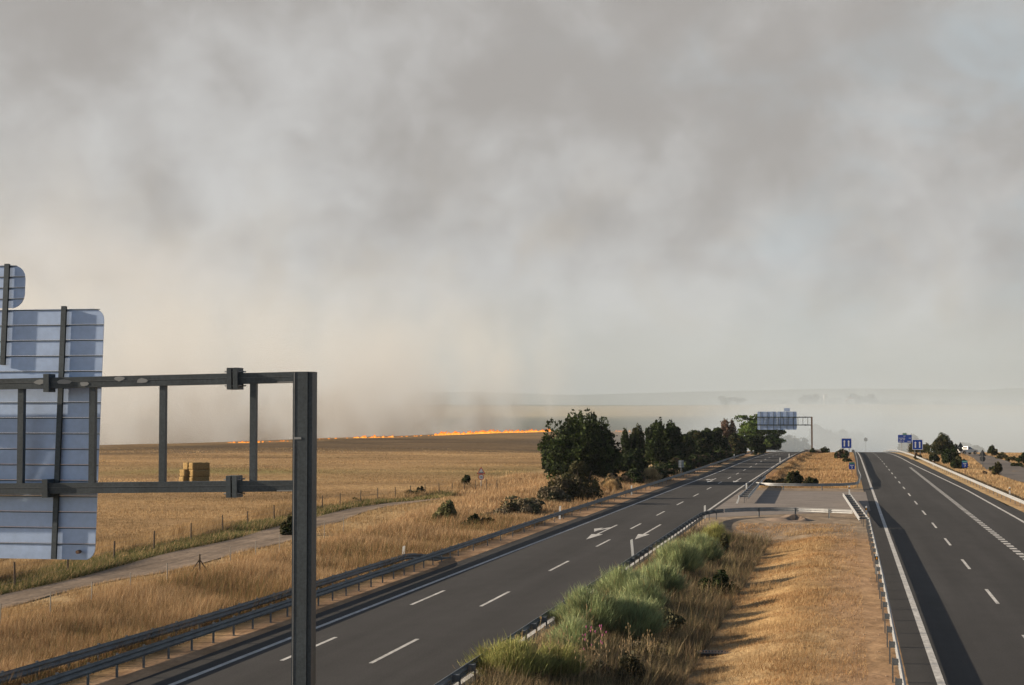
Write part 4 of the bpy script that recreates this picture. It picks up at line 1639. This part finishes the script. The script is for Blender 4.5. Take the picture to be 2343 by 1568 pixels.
for px, dep, w, h, cols, lab, n in [
    (1420, 53.5, 2.2, 1.35, [(0.055, 0.05, 0.028), (0.07, 0.06, 0.035), (0.045, 0.045, 0.025)], 'dark brown thistle bush among the dry weeds', 3800),
    (1640, 82, 1.9, 1.3, G_DARK + [(0.04, 0.04, 0.02)], 'dark round bush on the grassy side of the broom row', 3200),
    (1520, 66, 2.2, 1.1, [(0.06, 0.06, 0.03), (0.08, 0.075, 0.04)], 'dark low bush in the shade behind the broom', 2600),
    (1490, 60, 2.0, 0.9, [(0.065, 0.055, 0.035), (0.085, 0.07, 0.045)], 'low brown brush in the median ditch', 2200),
    (1650, 103, 1.3, 1.5, G_OLIVE, 'olive bush at the crossover end of the broom row', 1500),
]:
    x, y = at_depth(px, dep)
    k += 1
    bush(x, y, w, h, lab, cols, 400 + k, n, 0.10)

# ------------------------------------------------------------------ grass
DRYC = np.array([(0.41, 0.27, 0.14), (0.47, 0.33, 0.185), (0.33, 0.20, 0.105), (0.52, 0.385, 0.235), (0.26, 0.155, 0.08)])
FLDC = np.array([(0.41, 0.285, 0.148), (0.345, 0.225, 0.112), (0.47, 0.345, 0.195), (0.27, 0.17, 0.085)])
ORGC = np.array([(0.44, 0.275, 0.13), (0.37, 0.215, 0.10), (0.50, 0.345, 0.18), (0.30, 0.17, 0.085)])
GRNC = np.array([(0.10, 0.115, 0.04), (0.13, 0.13, 0.05), (0.075, 0.09, 0.03), (0.20, 0.17, 0.075)])


def grass(name, label, n, xr_, yr_, hgt, pal, seed, wd=0.011, mask=None, patch=2.0, lean=0.25, hvar=0.5, dens_pow=1.6, xfun=None, tamp=0.22, stretch=1.0):
    r_ = np.random.default_rng(seed)
    y0, y1 = yr_
    u = r_.random(n * 2)
    p_ = dens_pow
    yy = (y0 ** (1 - p_) + u * (y1 ** (1 - p_) - y0 ** (1 - p_))) ** (1 / (1 - p_))
    if xfun:
        a, b_ = xfun(yy)
        xx = a + r_.random(n * 2) * (b_ - a)
    else:
        xx = r_.uniform(xr_[0], xr_[1], n * 2)
    dens = 0.55 + 0.45 * vnoise(xx, yy, patch, seed % 13) + 0.25 * vnoise(xx, yy, patch * 0.35, seed % 7)
    keep = r_.random(n * 2) < dens
    if mask is not None:
        keep &= mask(xx, yy)
    xx, yy = xx[keep][:n], yy[keep][:n]
    m = len(xx)
    zz = Z(xx, yy)
    P = np.stack([xx, yy, zz - 0.02], 1)
    hv = (0.75 + 0.35 * vnoise(xx, yy, patch * 1.6, seed % 5 + 3)) * r_.uniform(1 - hvar, 1 + hvar * 0.5, m)
    L_ = hgt * np.clip(hv, 0.25, 1.6)
    D = np.stack([r_.normal(0.05, lean, m), r_.normal(0, lean, m), np.ones(m)], 1)
    D /= np.linalg.norm(D, axis=1)[:, None]
    pal = np.array(pal)
    tone = 0.92 + tamp * (0.6 * vnoise(xx / stretch, yy, patch * 2.2, seed % 11 + 1) + 0.6 * vnoise(xx / stretch, yy, patch * 0.8, seed % 9 + 2))
    cols = pal[r_.integers(0, len(pal), m)] * (tone * r_.uniform(0.8, 1.15, m))[:, None]
    w = np.maximum(wd, wd * yy / 60.0) * r_.uniform(0.7, 1.3, m)
    side = r_.normal(size=(m, 3)) * np.array([1, 1, 0.1])
    side /= np.linalg.norm(side, axis=1)[:, None]
    bend = np.stack([r_.normal(0.10, 0.12, m), r_.normal(0, 0.12, m), np.zeros(m)], 1) * L_[:, None]
    V, F, c_ = strands(P, D, L_, w, bend, cols, r_)
    o_ = link(name, np_mesh(name, V, F, c_), M_blade)
    tag(o_, label, 'grass', kind='stuff')
    return o_


grass('verge_grass', 'tall straw-coloured grass between the left guardrail and the stake fence', 150000, (-31.6, -22.7), (40, 125), 0.85, DRYC, 21, 0.013,
      xfun=lambda y: (np.interp(y, [40, 80, 125], [-31.0, -31.8, -32.6]), np.interp(y, [40, 94, 96, 125], [-24.3, -23.3, -22.7, -22.5])))
grass('verge_grass', 'brownish tall weeds scattered through the left verge', 44000, (-31, -23), (42, 125), 1.05, [(0.22, 0.13, 0.07), (0.16, 0.11, 0.05), (0.28, 0.17, 0.08), (0.13, 0.12, 0.05)], 22, 0.014, patch=3.0)
grass('verge_grass', 'dry grass on the low bank before the trees', 70000, (-42, -22), (120, 230), 0.75, DRYC, 23, 0.013,
      xfun=lambda y: (np.interp(y, [120, 160, 175, 230], [-33.5, -36.0, -44.0, -44.5]), left_rail_x(y) - 0.9))
grass('track_edge_grass', 'short pale grass along the near edge of the dirt track', 26000, (-36, -31), (60, 165), 0.35, FLDC, 24, 0.012,
      xfun=lambda y: (np.interp(y, ty, tr) + 0.1, np.interp(y, [60, 165], [-31.5, -35.0])))
grass('fence_weeds', 'green and straw weeds in the ditch under the field fence', 46000, (-45, -37), (62, 170), 0.55, np.concatenate([GRNC, GRNC[:2], DRYC[:2]]), 25, 0.016,
      xfun=lambda y: (np.interp(y, ty, tl) - 3.1, np.interp(y, ty, tl) - 0.15), patch=3.5, lean=0.45)
grass('fence_grass', 'long pale grass along the field fence', 46000, (-48, -40), (62, 190), 0.8, FLDC, 26, 0.013,
      xfun=lambda y: (np.interp(y, ty, tl) - 5.6, np.interp(y, ty, tl) - 2.6), patch=3.5)
grass('field_stubble', 'short pale stubble covering the harvested field', 170000, (-150, -44), (70, 420), 0.22, FLDC, 27, 0.016, patch=7,
      xfun=lambda y: (-0.46 * y - 22, np.interp(y, [70, 200, 420], [-46, -46, -46])), dens_pow=1.5, lean=0.4, tamp=0.75, stretch=3.2)
grass('median_grass', 'short orange-dry grass over the middle of the median', 120000, (-8, 0.6), (40, 128), 0.20, ORGC, 28, 0.010, patch=2.2, lean=0.5,
      mask=lambda x, y: rng.random(len(x)) < np.clip(1.15 - smooth(-2.8, 0.8, x) * 0.93, 0, 1))
grass('median_grass', 'taller pale grass clumps in the median', 26000, (-4.8, -1.0), (40, 125), 0.36, FLDC, 29, 0.010, patch=1.5,
      mask=lambda x, y: vnoise(x, y, 2.7, 9) > 0.1)
grass('median_weeds', 'dry brown weeds and thistles around the broom bushes', 52000, (-10.7, -5.2), (42, 118), 0.8, [(0.20, 0.14, 0.085), (0.27, 0.19, 0.11), (0.13, 0.10, 0.06), (0.11, 0.105, 0.05), (0.32, 0.24, 0.15), (0.09, 0.085, 0.045)], 30, 0.012, patch=1.3, lean=0.35)
grass('median_grass', 'dry grass beyond the crossover in the far median', 42000, (-9.8, 1.0), (193, 420), 0.5, np.concatenate([ORGC, FLDC]), 31, 0.013, patch=5)
grass('right_verge_grass', 'dry grass beyond the outer right guardrail', 60000, (15, 50), (120, 420), 0.55, np.concatenate([DRYC, FLDC]), 32, 0.014, patch=5,
      xfun=lambda y: (right_rail_x(y) + 0.9, np.full_like(y, 55.0)),
      mask=lambda x, y: ~((x > np.interp(y, rl[:, 1], rl[:, 0]) - 0.3) & (x < np.interp(y, rr[:, 1], rr[:, 0]) + 0.3) & (y > 200)))

grass('wild_oats', 'thin pale wild oat stems standing through the broom and weeds', 9000, (-10.6, -6.0), (42, 100), 1.15, [(0.46, 0.36, 0.22), (0.38, 0.28, 0.15), (0.30, 0.26, 0.12)], 33, 0.009, patch=1.1, lean=0.22)
# straw-coloured rounded dry bushes under the trees
for px, dep, w, h, lab in [(1489, 206, 2.9, 2.3, 'straw-coloured rounded dry bush standing out against the dark trees'), (1398, 176, 2.0, 1.7, 'paler dry bush behind the guardrail delineator')]:
    x, y = at_depth(px, dep)
    broom(x, y, w, h, lab, int(px), 5200, (0.34, 0.23, 0.11), (0.50, 0.36, 0.19), wd=0.035)


# tall dead stalks with seed heads near the broom
def dead_stalk(x, y, h, label, seed, pink=False):
    rr_ = random.Random(seed)
    t_ = empty('dead_thistle', (x, y, Zf(x, y)))
    tag(t_, label, 'weed', 'dry thistles in the median')
    b_ = MB()
    lx, ly = rr_.uniform(-.12, .12), rr_.uniform(-.12, .12)
    b_.tube([(0, 0, -0.05), (lx * .4, ly * .4, h * .5), (lx, ly, h)], [0.012, 0.009, 0.005], 5)
    heads = [(lx, ly, h)]
    for q in range(7):
        a = rr_.random() * 6.28
        z_ = h * rr_.uniform(0.35, 0.9)
        L_ = rr_.uniform(0.12, 0.3)
        e = (lx * z_ / h + L_ * math.cos(a), ly * z_ / h + L_ * math.sin(a), z_ + L_ * 0.8)
        b_.tube([(lx * z_ / h, ly * z_ / h, z_), e], [0.007, 0.004], 4)
        heads.append(e)
    b_.build('stalk', mat('dead_stalk', (0.27, 0.205, 0.12), 0.9), t_)
    for hx, hy, hz in heads:
        q = MB()
        q.tube([(hx, hy, hz - 0.03), (hx, hy, hz), (hx, hy, hz + 0.035), (hx, hy, hz + 0.06)], [0.005, 0.017, 0.016, 0.005], 6)
        q.build('seed_head', M_pink if pink else mat('seed_head', (0.27, 0.19, 0.10), 0.9), t_)
    return t_


for i in range(18):
    px = random.uniform(1180, 1520)
    dep = random.uniform(49.5, 60)
    x, y = at_depth(px, dep)
    if -10.6 < x < -5.2:
        dead_stalk(x, y, random.uniform(0.9, 1.75), 'dry brown thistle stalk with seed heads beside the broom bushes', i, False)
for px, dep in ((1345, 55.5), (1372, 56.5)):
    x, y = at_depth(px, dep)
    dead_stalk(x, y, 1.35, 'thistle with small pink flowers among the dry weeds', int(px), True)

# culvert grate in the ditch
x, y = G(1655, 1508, -0.7)
g = empty('drain_grate', (x, y, Zf(x, y) + 0.02), R(6))
tag(g, 'dark ladder-like drain grate lying in the shaded median ditch', 'grate')
for s_ in (-0.24, 0.24):
    b = MB()
    b.box(-0.95, 0.95, s_ - 0.02, s_ + 0.02, 0, 0.05)
    b.build('frame_bar', M_galv2, g)
for q in range(17):
    b = MB()
    b.box(-0.9 + q * 0.1125 - 0.012, -0.9 + q * 0.1125 + 0.012, -0.22, 0.22, 0.005, 0.04)
    b.build('grate_bar', M_rust, g)
b = MB()
b.box(-0.94, 0.94, -0.215, 0.215, -0.25, 0.003)
b.build('drain_pit', M_black, g)

# earth mound with a burrow by the crossover
V, F = [], []
mx, my = G(1805, 1190)
nn = 18
for j in range(nn + 1):
    for i in range(nn + 1):
        u, v = i / nn * 2 - 1, j / nn * 2 - 1
        hgt = 0.42 * max(0, 1 - u * u - v * v) ** 1.2 * (1 + 0.3 * math.sin(5 * u + 3 * v)) - 0.05
        if (u - 0.25) ** 2 + (v + 0.35) ** 2 < 0.07:
            hgt -= 0.35
        V.append((mx + u * 2.0, my + v * 2.6, Zf(mx + u * 2.0, my + v * 2.6) + hgt))
for j in range(nn):
    for i in range(nn):
        a = j * (nn + 1) + i
        F.append((a, a + 1, a + nn + 2, a + nn + 1))
o = link('earth_mound', np_mesh('earth_mound', V, F, None, True), mat('bare_earth', (0.21, 0.155, 0.115), 0.95, noise=[(3, one, 0.7, 1.15, 5)]))
tag(o, 'low bare earth mound with a dark hollow in front of the crossover guardrail', 'mound')

# loose stones on the bare soil beside the right median rail
sm = []
for q in range(4):
    r_ = random.Random(q)
    b = MB()
    pts = [Vector((math.cos(a) * math.cos(e), math.sin(a) * math.cos(e), math.sin(e) * 0.7)) * r_.uniform(0.7, 1.1) for e in (-0.9, 0.0, 0.8) for a in (0, 1.05, 2.1, 3.14, 4.2, 5.2)]
    f = []
    for lay in range(2):
        for s_ in range(6):
            f.append((lay * 6 + s_, lay * 6 + (s_ + 1) % 6, (lay + 1) * 6 + (s_ + 1) % 6, (lay + 1) * 6 + s_))
    f += [(5, 4, 3, 2, 1, 0), (12, 13, 14, 15, 16, 17)]
    b.add(pts, f)
    sm.append(b)
VV, FF = [], []
for q in range(420):
    x, y = random.uniform(-2.6, 1.2), random.uniform(40, 130)
    r_ = random.uniform(0.015, 0.05)
    z = Zf(x, y)
    base_i = len(VV)
    src = sm[q % 4]
    VV += [(x + v[0] * r_, y + v[1] * r_, z + v[2] * r_) for v in src.v]
    FF += [tuple(i + base_i for i in f) for f in src.f]
me = bpy.data.meshes.new('loose_stones')
me.from_pydata(VV, [], FF)
me.update()
tag(link('loose_stones', me, mat('stone', (0.30, 0.22, 0.16), 0.9)), 'small loose stones scattered on the bare median soil', 'stones', kind='stuff')


# ------------------------------------------------------------------ pickup
def pickup(x, y, z, rz):
    t_ = empty('pickup_truck', (x, y, z), rz)
    tag(t_, 'silver pickup truck with a white tailgate stopped on the slip road skyline', 'pickup truck')
    # local: +x forward, length 5.2, width 1.8
    b_ = MB()
    b_.prism([(-2.55, 0.55), (-2.6, 0.75), (-2.58, 1.12), (-0.55, 1.14), (1.05, 1.12), (2.35, 1.0), (2.6, 0.82), (2.62, 0.5), (2.2, 0.42), (2.12, 0.62), (1.9, 0.80), (1.55, 0.80), (1.3, 0.62), (1.22, 0.40), (-1.12, 0.40), (-1.2, 0.62), (-1.42, 0.82), (-1.78, 0.82), (-2.02, 0.62), (-2.1, 0.5)][::-1], -0.88, 0.88)
    body = b_.build('body', M_silver, t_)
    b_ = MB()
    V_ = []
    for yy, ins in ((-0.86, 0), (-0.70, 1), (0.70, 1), (0.86, 0)):
        pass
    lo = [(-0.55, 1.13), (1.12, 1.11)]
    hi = [(-0.42, 1.72), (0.35, 1.74)]
    vs_ = [(lo[0][0], -0.86, lo[0][1]), (lo[1][0], -0.86, lo[1][1]), (lo[1][0], 0.86, lo[1][1]), (lo[0][0], 0.86, lo[0][1]),
           (hi[0][0], -0.70, hi[0][1]), (hi[1][0], -0.70, hi[1][1]), (hi[1][0], 0.70, hi[1][1]), (hi[0][0], 0.70, hi[0][1])]
    b_.add(vs_, [(0, 1, 5, 4), (1, 2, 6, 5), (2, 3, 7, 6), (3, 0, 4, 7), (4, 5, 6, 7)])
    cab = b_.build('cab', M_silver, t_)

    def pane(pts, nm='side_window'):
        m_ = MB()
        m_.add(pts, [tuple(range(len(pts)))])
        m_.build(nm, M_glass, cab)
    for s_ in (-1, 1):
        def P_(a, zf, s=s_):
            yy = (0.86 + (0.70 - 0.86) * zf + 0.006) * s
            zz = 1.12 + 0.6 * zf
            return (a, yy, zz)
        p1 = [P_(-0.38, 0.12), P_(0.25, 0.12), P_(0.12, 0.9), P_(-0.32, 0.9)]
        p2 = [P_(0.32, 0.12), P_(0.92, 0.12), P_(0.36, 0.9), P_(0.18, 0.9)]
        pane(p1 if s_ < 0 else p1[::-1])
        pane(p2 if s_ < 0 else p2[::-1])
    pane([(1.075, -0.74, 1.17), (1.075, 0.74, 1.17), (0.415, 0.64, 1.70), (0.415, -0.64, 1.70)], 'windscreen')
    pane([(-0.545, 0.70, 1.2), (-0.545, -0.70, 1.2), (-0.44, -0.62, 1.66), (-0.44, 0.62, 1.66)], 'rear_window')
    b_ = MB()
    b_.box(-2.615, -2.585, -0.66, 0.66, 0.66, 1.13)
    b_.build('tailgate', M_bedw, t_)
    for s_ in (-1, 1):
        b_ = MB()
        b_.box(-2.62, -2.50, 0.68 * s_ - (0.2 if s_ < 0 else 0) + (0.0), 0.68 * s_ + (0.0 if s_ < 0 else 0.2) , 0.72, 1.1)
        b_.build('tail_light', M_tail, t_)
    b_ = MB()
    b_.box(-2.70, -2.62, -0.85, 0.85, 0.45, 0.6)
    b_.build('bumper', M_galv, t_)
    b_ = MB()
    b_.box(2.62, 2.72, -0.85, 0.85, 0.42, 0.62)
    b_.build('bumper', M_galv, t_)
    b_ = MB()
    b_.box(-2.5, -0.62, -0.78, 0.78, 1.142, 1.15)
    b_.build('bed_cover', M_black, t_)
    for wx in (-1.6, 1.72):
        for s_ in (-1, 1):
            w_ = MB()
            w_.tube([(wx, s_ * 0.66, 0.36), (wx, s_ * 0.90, 0.36)], 0.37, 18)
            wh = w_.build('tyre', M_tyre, t_)
            w_ = MB()
            w_.tube([(wx, s_ * 0.88, 0.36), (wx, s_ * 0.912, 0.36)], 0.22, 14)
            w_.build('rim', M_rim, wh)
    b_ = MB()
    b_.box(0.85, 1.0, -1.05, -0.9, 1.12, 1.28)
    b_.build('mirror', M_black, t_)
    return t_


Yp = 388.0
d = FW * FPX + RT * (2211 - W0 / 2) - UP * (1029 - H0 / 2)
pkx = d.x * Yp / d.y
pickup(pkx, Yp, zroad(Yp) + 0.14, R(42))


# ------------------------------------------------------------------ fire line along the far edge of the field
def fire(px0, px1, hgt, n, label, seed):
    r_ = np.random.default_rng(seed)
    V, F, Cc = [], [], []
    ctr = None
    for i in range(n):
        px = px0 + (px1 - px0) * (i + r_.random()) / n
        ang = math.atan((W0 / 2 - px) / FPX) + YAW
        yy = 600.0
        for _ in range(12):
            yy = -(float(crest_x(yy)) - 2) / math.tan(ang)
        yy = min(yy, 985)
        xx = -yy * math.tan(ang) + r_.uniform(-2, 2)
        zz = Zf(xx, yy) - 0.1
        if ctr is None:
            ctr = (xx, yy, zz)
        hh_ = hgt * (0.25 + 0.75 * r_.random() ** 1.8) * (0.65 + 0.5 * abs(math.sin(px * 0.11 + seed)))
        w_ = hh_ * r_.uniform(0.5, 0.9) + 0.55
        lean = r_.uniform(0.1, 0.7) * hh_
        b0 = len(V)
        lv = 5
        for k_ in range(lv + 1):
            f_ = k_ / lv
            rad = w_ * 0.5 * (1 - f_) ** 0.8 * (1 + 0.35 * math.sin(6 * f_ + i))
            for q in range(5):
                a = q * 2 * math.pi / 5 + f_ * 1.5
                V.append((xx - ctr[0] + rad * math.cos(a) + lean * f_ * f_ + 0.12 * hh_ * math.sin(7 * f_ + i * 1.7), yy - ctr[1] + rad * math.sin(a), zz - ctr[2] + f_ * hh_))
                hot = (0.85, 0.31, 0.045) if f_ < 0.5 else (0.62, 0.14, 0.015)
                m_ = r_.uniform(0.55, 1.05)
                Cc.append((hot[0] * m_, hot[1] * m_, hot[2] * m_))
        for k_ in range(lv):
            for q in range(5):
                F.append((b0 + k_ * 5 + q, b0 + k_ * 5 + (q + 1) % 5, b0 + (k_ + 1) * 5 + (q + 1) % 5, b0 + (k_ + 1) * 5 + q))
    o_ = link('grass_fire', np_mesh('grass_fire', V, F, np.array(Cc)), M_flame, None, ctr)
    tag(o_, label, 'fire', 'flames along the field edge', 'stuff')


fire(533, 600, 0.9, 44, 'orange flames at the field edge seen behind the gantry upright', 1)
fire(606, 662, 0.6, 26, 'small flames at the field edge just left of the gantry post', 2)
fire(728, 800, 0.5, 14, 'faint low flames just right of the gantry post', 3)
fire(816, 890, 1.2, 46, 'short line of flames between the gantry post and the long fire', 4)
fire(900, 992, 0.6, 26, 'broken weak flames leading up to the long fire', 5)
fire(1000, 1262, 1.9, 300, 'longest bright orange line of flames ending behind the largest tree', 6)
fire(1408, 1442, 1.3, 24, 'small orange flames seen through the gap between the trees', 7)

# ------------------------------------------------------------------ far valley: woods, farm buildings
def far_clump(px, dep, w, h, label, seed, n=500):
    x, y = at_depth(px, dep)
    lobes = []
    rr_ = np.random.default_rng(seed)
    for i in range(12):
        lobes.append((rr_.uniform(-.4, .4) * w, rr_.uniform(-.3, .3) * w, h * rr_.uniform(.3, .7), w * rr_.uniform(.12, .22), w * .18, h * rr_.uniform(.2, .32)))
    V, F, c_ = leaf_cloud(lobes, n, h * 0.075, G_DARK + G_OLIVE[:1], seed, clumps=14)
    t_ = empty('tree', (x, y, Zf(x, y)))
    tag(t_, label, 'tree', 'smoke-veiled trees in the valley')
    link('crown', np_mesh('crown', V, F, c_), M_leaf, t_)
    b_ = MB()
    b_.tube([(0, 0, -1), (0, 0, h * .45)], [h * .04, h * .02], 6)
    b_.build('trunk', M_bark, t_)


for i, (px, dep, w, h, lab) in enumerate([
    (1822, 680, 16, 9, 'smoke-veiled round tree beyond the brow between gantry sign and post'),
    (1748, 470, 8, 4, 'faint bush at the smoky end of the left guardrail'),
    (1905, 1000, 26, 24, 'blue-grey veiled tall trees right of the distant gantry'),
    (1935, 1080, 22, 22, 'blue-grey veiled trees above the median lane sign'),
    (1960, 1300, 60, 20, 'veiled wood below the pale far field'),
    (2020, 1350, 70, 19, 'veiled wood stretching under the pale far field'),
    (2100, 1400, 70, 17, 'veiled wood thinning out under the pale far field to the right'),
    (2083, 700, 10, 11, 'grey veiled tree above the right lane sign'),
    (2203, 760, 13, 10, 'grey veiled tree behind the pickup'),
    (2231, 640, 6, 5, 'small grey veiled tree in front of the pickup bonnet'),
    (1672, 2700, 44, 15, 'distant dark tree clump above the tree row'),
    (1850, 2700, 36, 18, 'distant dark tree clump left of the white tower'),
    (1965, 2750, 50, 20, 'distant tree clump around the white farmhouse'),
    (2045, 3300, 90, 14, 'distant dark tree line on the far ridge'),
    (2090, 3400, 60, 12, 'second distant tree line on the far ridge'),
    (2200, 3400, 110, 12, 'long thin distant tree line on the far ridge'),
    (1780, 3100, 80, 13, 'distant tree line on the ridge above the gantry sign'),
    (1905, 3200, 60, 15, 'distant tree line on the ridge behind the white tower'),
    (2290, 3300, 80, 13, 'distant tree line at the right end of the far ridge'),
    (2150, 2900, 30, 9, 'lone distant tree on the pale far field edge'),
    (2010, 3000, 50, 11, 'distant hedge right of the white farmhouse'),
]):
    far_clump(px, dep, w, h, lab, 900 + i, 4500 if dep < 1500 else 2200)


def house(px, dep, w, dp, h, label, tower=False):
    x, y = at_depth(px, dep)
    t_ = empty('tower' if tower else 'farmhouse', (x, y, Zf(x, y)), R(8))
    tag(t_, label, 'tower' if tower else 'house')
    b_ = MB()
    b_.box(-w / 2, w / 2, -dp / 2, dp / 2, -2, h)
    wl = b_.build('wall', M_wall, t_)
    b_ = MB()
    o_ = 0.5
    b_.prism([(-w / 2 - o_, h + 0.003), (w / 2 + o_, h + 0.003), (0, h + 0.22 * w)], -dp / 2 - o_, dp / 2 + o_)
    b_.build('roof', M_roof, t_)
    for q in range(3 if not tower else 1):
        for zz in ((h * .3, h * .65) if h > 6 else (h * .45,)):
            b_ = MB()
            wx = -w / 2 + (q + .5) * w / (3 if not tower else 1)
            b_.box(wx - .5, wx + .5, -dp / 2 - 0.05, -dp / 2 - 0.003, zz, zz + 1.3)
            b_.build('window', M_glass, t_)
    b_ = MB()
    b_.box(-0.6, 0.6, -dp / 2 - 0.06, -dp / 2 - 0.003, 0, 2.2)
    b_.build('door', M_wood, t_)


house(1888, 2680, 6, 6, 16, 'distant white tower above the valley smoke', True)
house(1945, 2680, 12, 9, 10, 'distant white farmhouse beside a tree clump')
house(1937, 2660, 7, 7, 7, 'smaller distant white outbuilding by the farmhouse')
house(1840, 2700, 9, 8, 7, 'distant pale house left of the white tower')
house(1998, 1200, 13, 6, 4.0, 'low white sheds in the smoky valley')
house(1982, 1190, 6, 5, 3.2, 'smallest white shed in the smoky valley')


# ------------------------------------------------------------------ haze and smoke
def volume_material(name, color, density, build=None, aniso=0.2):
    m = bpy.data.materials.new(name)
    m.use_nodes = True
    nt = m.node_tree
    nt.nodes.clear()
    N, L = nt.nodes.new, nt.links.new
    out, v = N('ShaderNodeOutputMaterial'), N('ShaderNodeVolumePrincipled')
    v.inputs['Color'].default_value = (*color, 1)
    v.inputs['Anisotropy'].default_value = aniso
    v.inputs['Density'].default_value = density
    if build:
        L(build(nt, N, L, v), v.inputs['Density'])
    L(v.outputs[0], out.inputs['Volume'])
    return m


b = MB()
b.box(-9500, 9500, -350, 12500, -60, 330)
hz = b.build('haze', volume_material('haze', (0.50, 0.575, 0.66), 0.00006, aniso=0.0))
tag(hz, 'thin pale smoke haze filling the air', 'haze', kind='stuff')


def smoke_box(name, lo, hi, label, peak, nscale, thr, color, zlow, zhigh, fade, seed, step=1.0, stretch=(1, 0.8, 1.5), lean=0.0):
    sx, sy, sz = hi[0] - lo[0], hi[1] - lo[1], hi[2] - lo[2]
    b_ = MB()
    b_.box(-sx / 2, sx / 2, -sy / 2, sy / 2, 0, sz)

    def bld(nt, N, L, v):
        tc = N('ShaderNodeTexCoord')
        sep = N('ShaderNodeSeparateXYZ')
        L(tc.outputs['Object'], sep.inputs[0])

        def mr(s_, a, b2, c=0.0, d_=1.0):
            q = N('ShaderNodeMapRange')
            q.interpolation_type = 'SMOOTHSTEP'
            L(s_, q.inputs['Value'])
            for k_, x_ in zip(('From Min', 'From Max', 'To Min', 'To Max'), (a, b2, c, d_)):
                q.inputs[k_].default_value = x_
            return q.outputs[0]

        def mul(a, b2):
            q = N('ShaderNodeMath')
            q.operation = 'MULTIPLY'
            L(a, q.inputs[0])
            if isinstance(b2, float):
                q.inputs[1].default_value = b2
            else:
                L(b2, q.inputs[1])
            return q.outputs[0]
        mp = N('ShaderNodeMapping')
        mp.inputs['Location'].default_value = (seed * 37.0, seed * 11.0, 0)
        mp.inputs['Scale'].default_value = stretch
        mp.inputs['Rotation'].default_value = (0, lean, 0)
        L(tc.outputs['Object'], mp.inputs[0])
        n = N('ShaderNodeTexNoise')
        n.inputs['Scale'].default_value = nscale
        n.inputs['Detail'].default_value = 4.0
        n.inputs['Roughness'].default_value = 0.55
        n.inputs['Distortion'].default_value = 0.4
        L(mp.outputs[0], n.inputs['Vector'])
        dnz = mr(n.outputs['Fac'], thr[0], thr[1])
        dnz = mul(dnz, mr(sep.outputs[2], zhigh, zlow))
        dnz = mul(dnz, mr(sep.outputs[1], -sy / 2, -sy / 2 + fade))
        dnz = mul(dnz, mr(sep.outputs[1], sy / 2, sy / 2 - fade))
        dnz = mul(dnz, mr(sep.outputs[0], -sx / 2, -sx / 2 + fade))
        dnz = mul(dnz, mr(sep.outputs[0], sx / 2, sx / 2 - fade))
        return mul(dnz, peak)
    m = volume_material(name, color, 0.0, bld, 0.1)
    m.cycles.volume_step_rate = step
    o_ = b_.build(name, m, None, ((lo[0] + hi[0]) / 2, (lo[1] + hi[1]) / 2, lo[2]))
    tag(o_, label, 'smoke', kind='stuff')
    return o_


smoke_box('smoke', (-105, 462, -32), (700, 1500, 40), 'pale smoke lying in the valley beyond the brow of the road', 0.015, 0.014, (0.36, 0.64), (0.60, 0.68, 0.76), 8.0, 62.0, 60.0, 1, 0.5)
smoke_box('smoke', (-560, 360, -26), (-182, 1250, 110), 'pale smoke rising behind the fire line along the field edge', 0.014, 0.026, (0.45, 0.64), (0.70, 0.72, 0.74), 4.0, 132.0, 26.0, 2, 0.35, (1, 0.7, 0.7), 0.4)
smoke_box('smoke', (-262, 380, -14), (-184, 1050, 34), 'dark brownish smoke curling up just behind the flames', 0.022, 0.05, (0.53, 0.66), (0.36, 0.31, 0.26), 4.0, 46.0, 16.0, 5, 0.25, (1, 0.6, 0.55), 0.5)
b = MB()
b.box(-4000, 4000, 1560, 4100, -40, 150)
tag(b.build('smoke', volume_material('far_smoke', (0.55, 0.63, 0.71), 0.00055, aniso=0.0)), 'thin blue-grey smoke veiling the distant fields and ridge', 'smoke', kind='stuff')
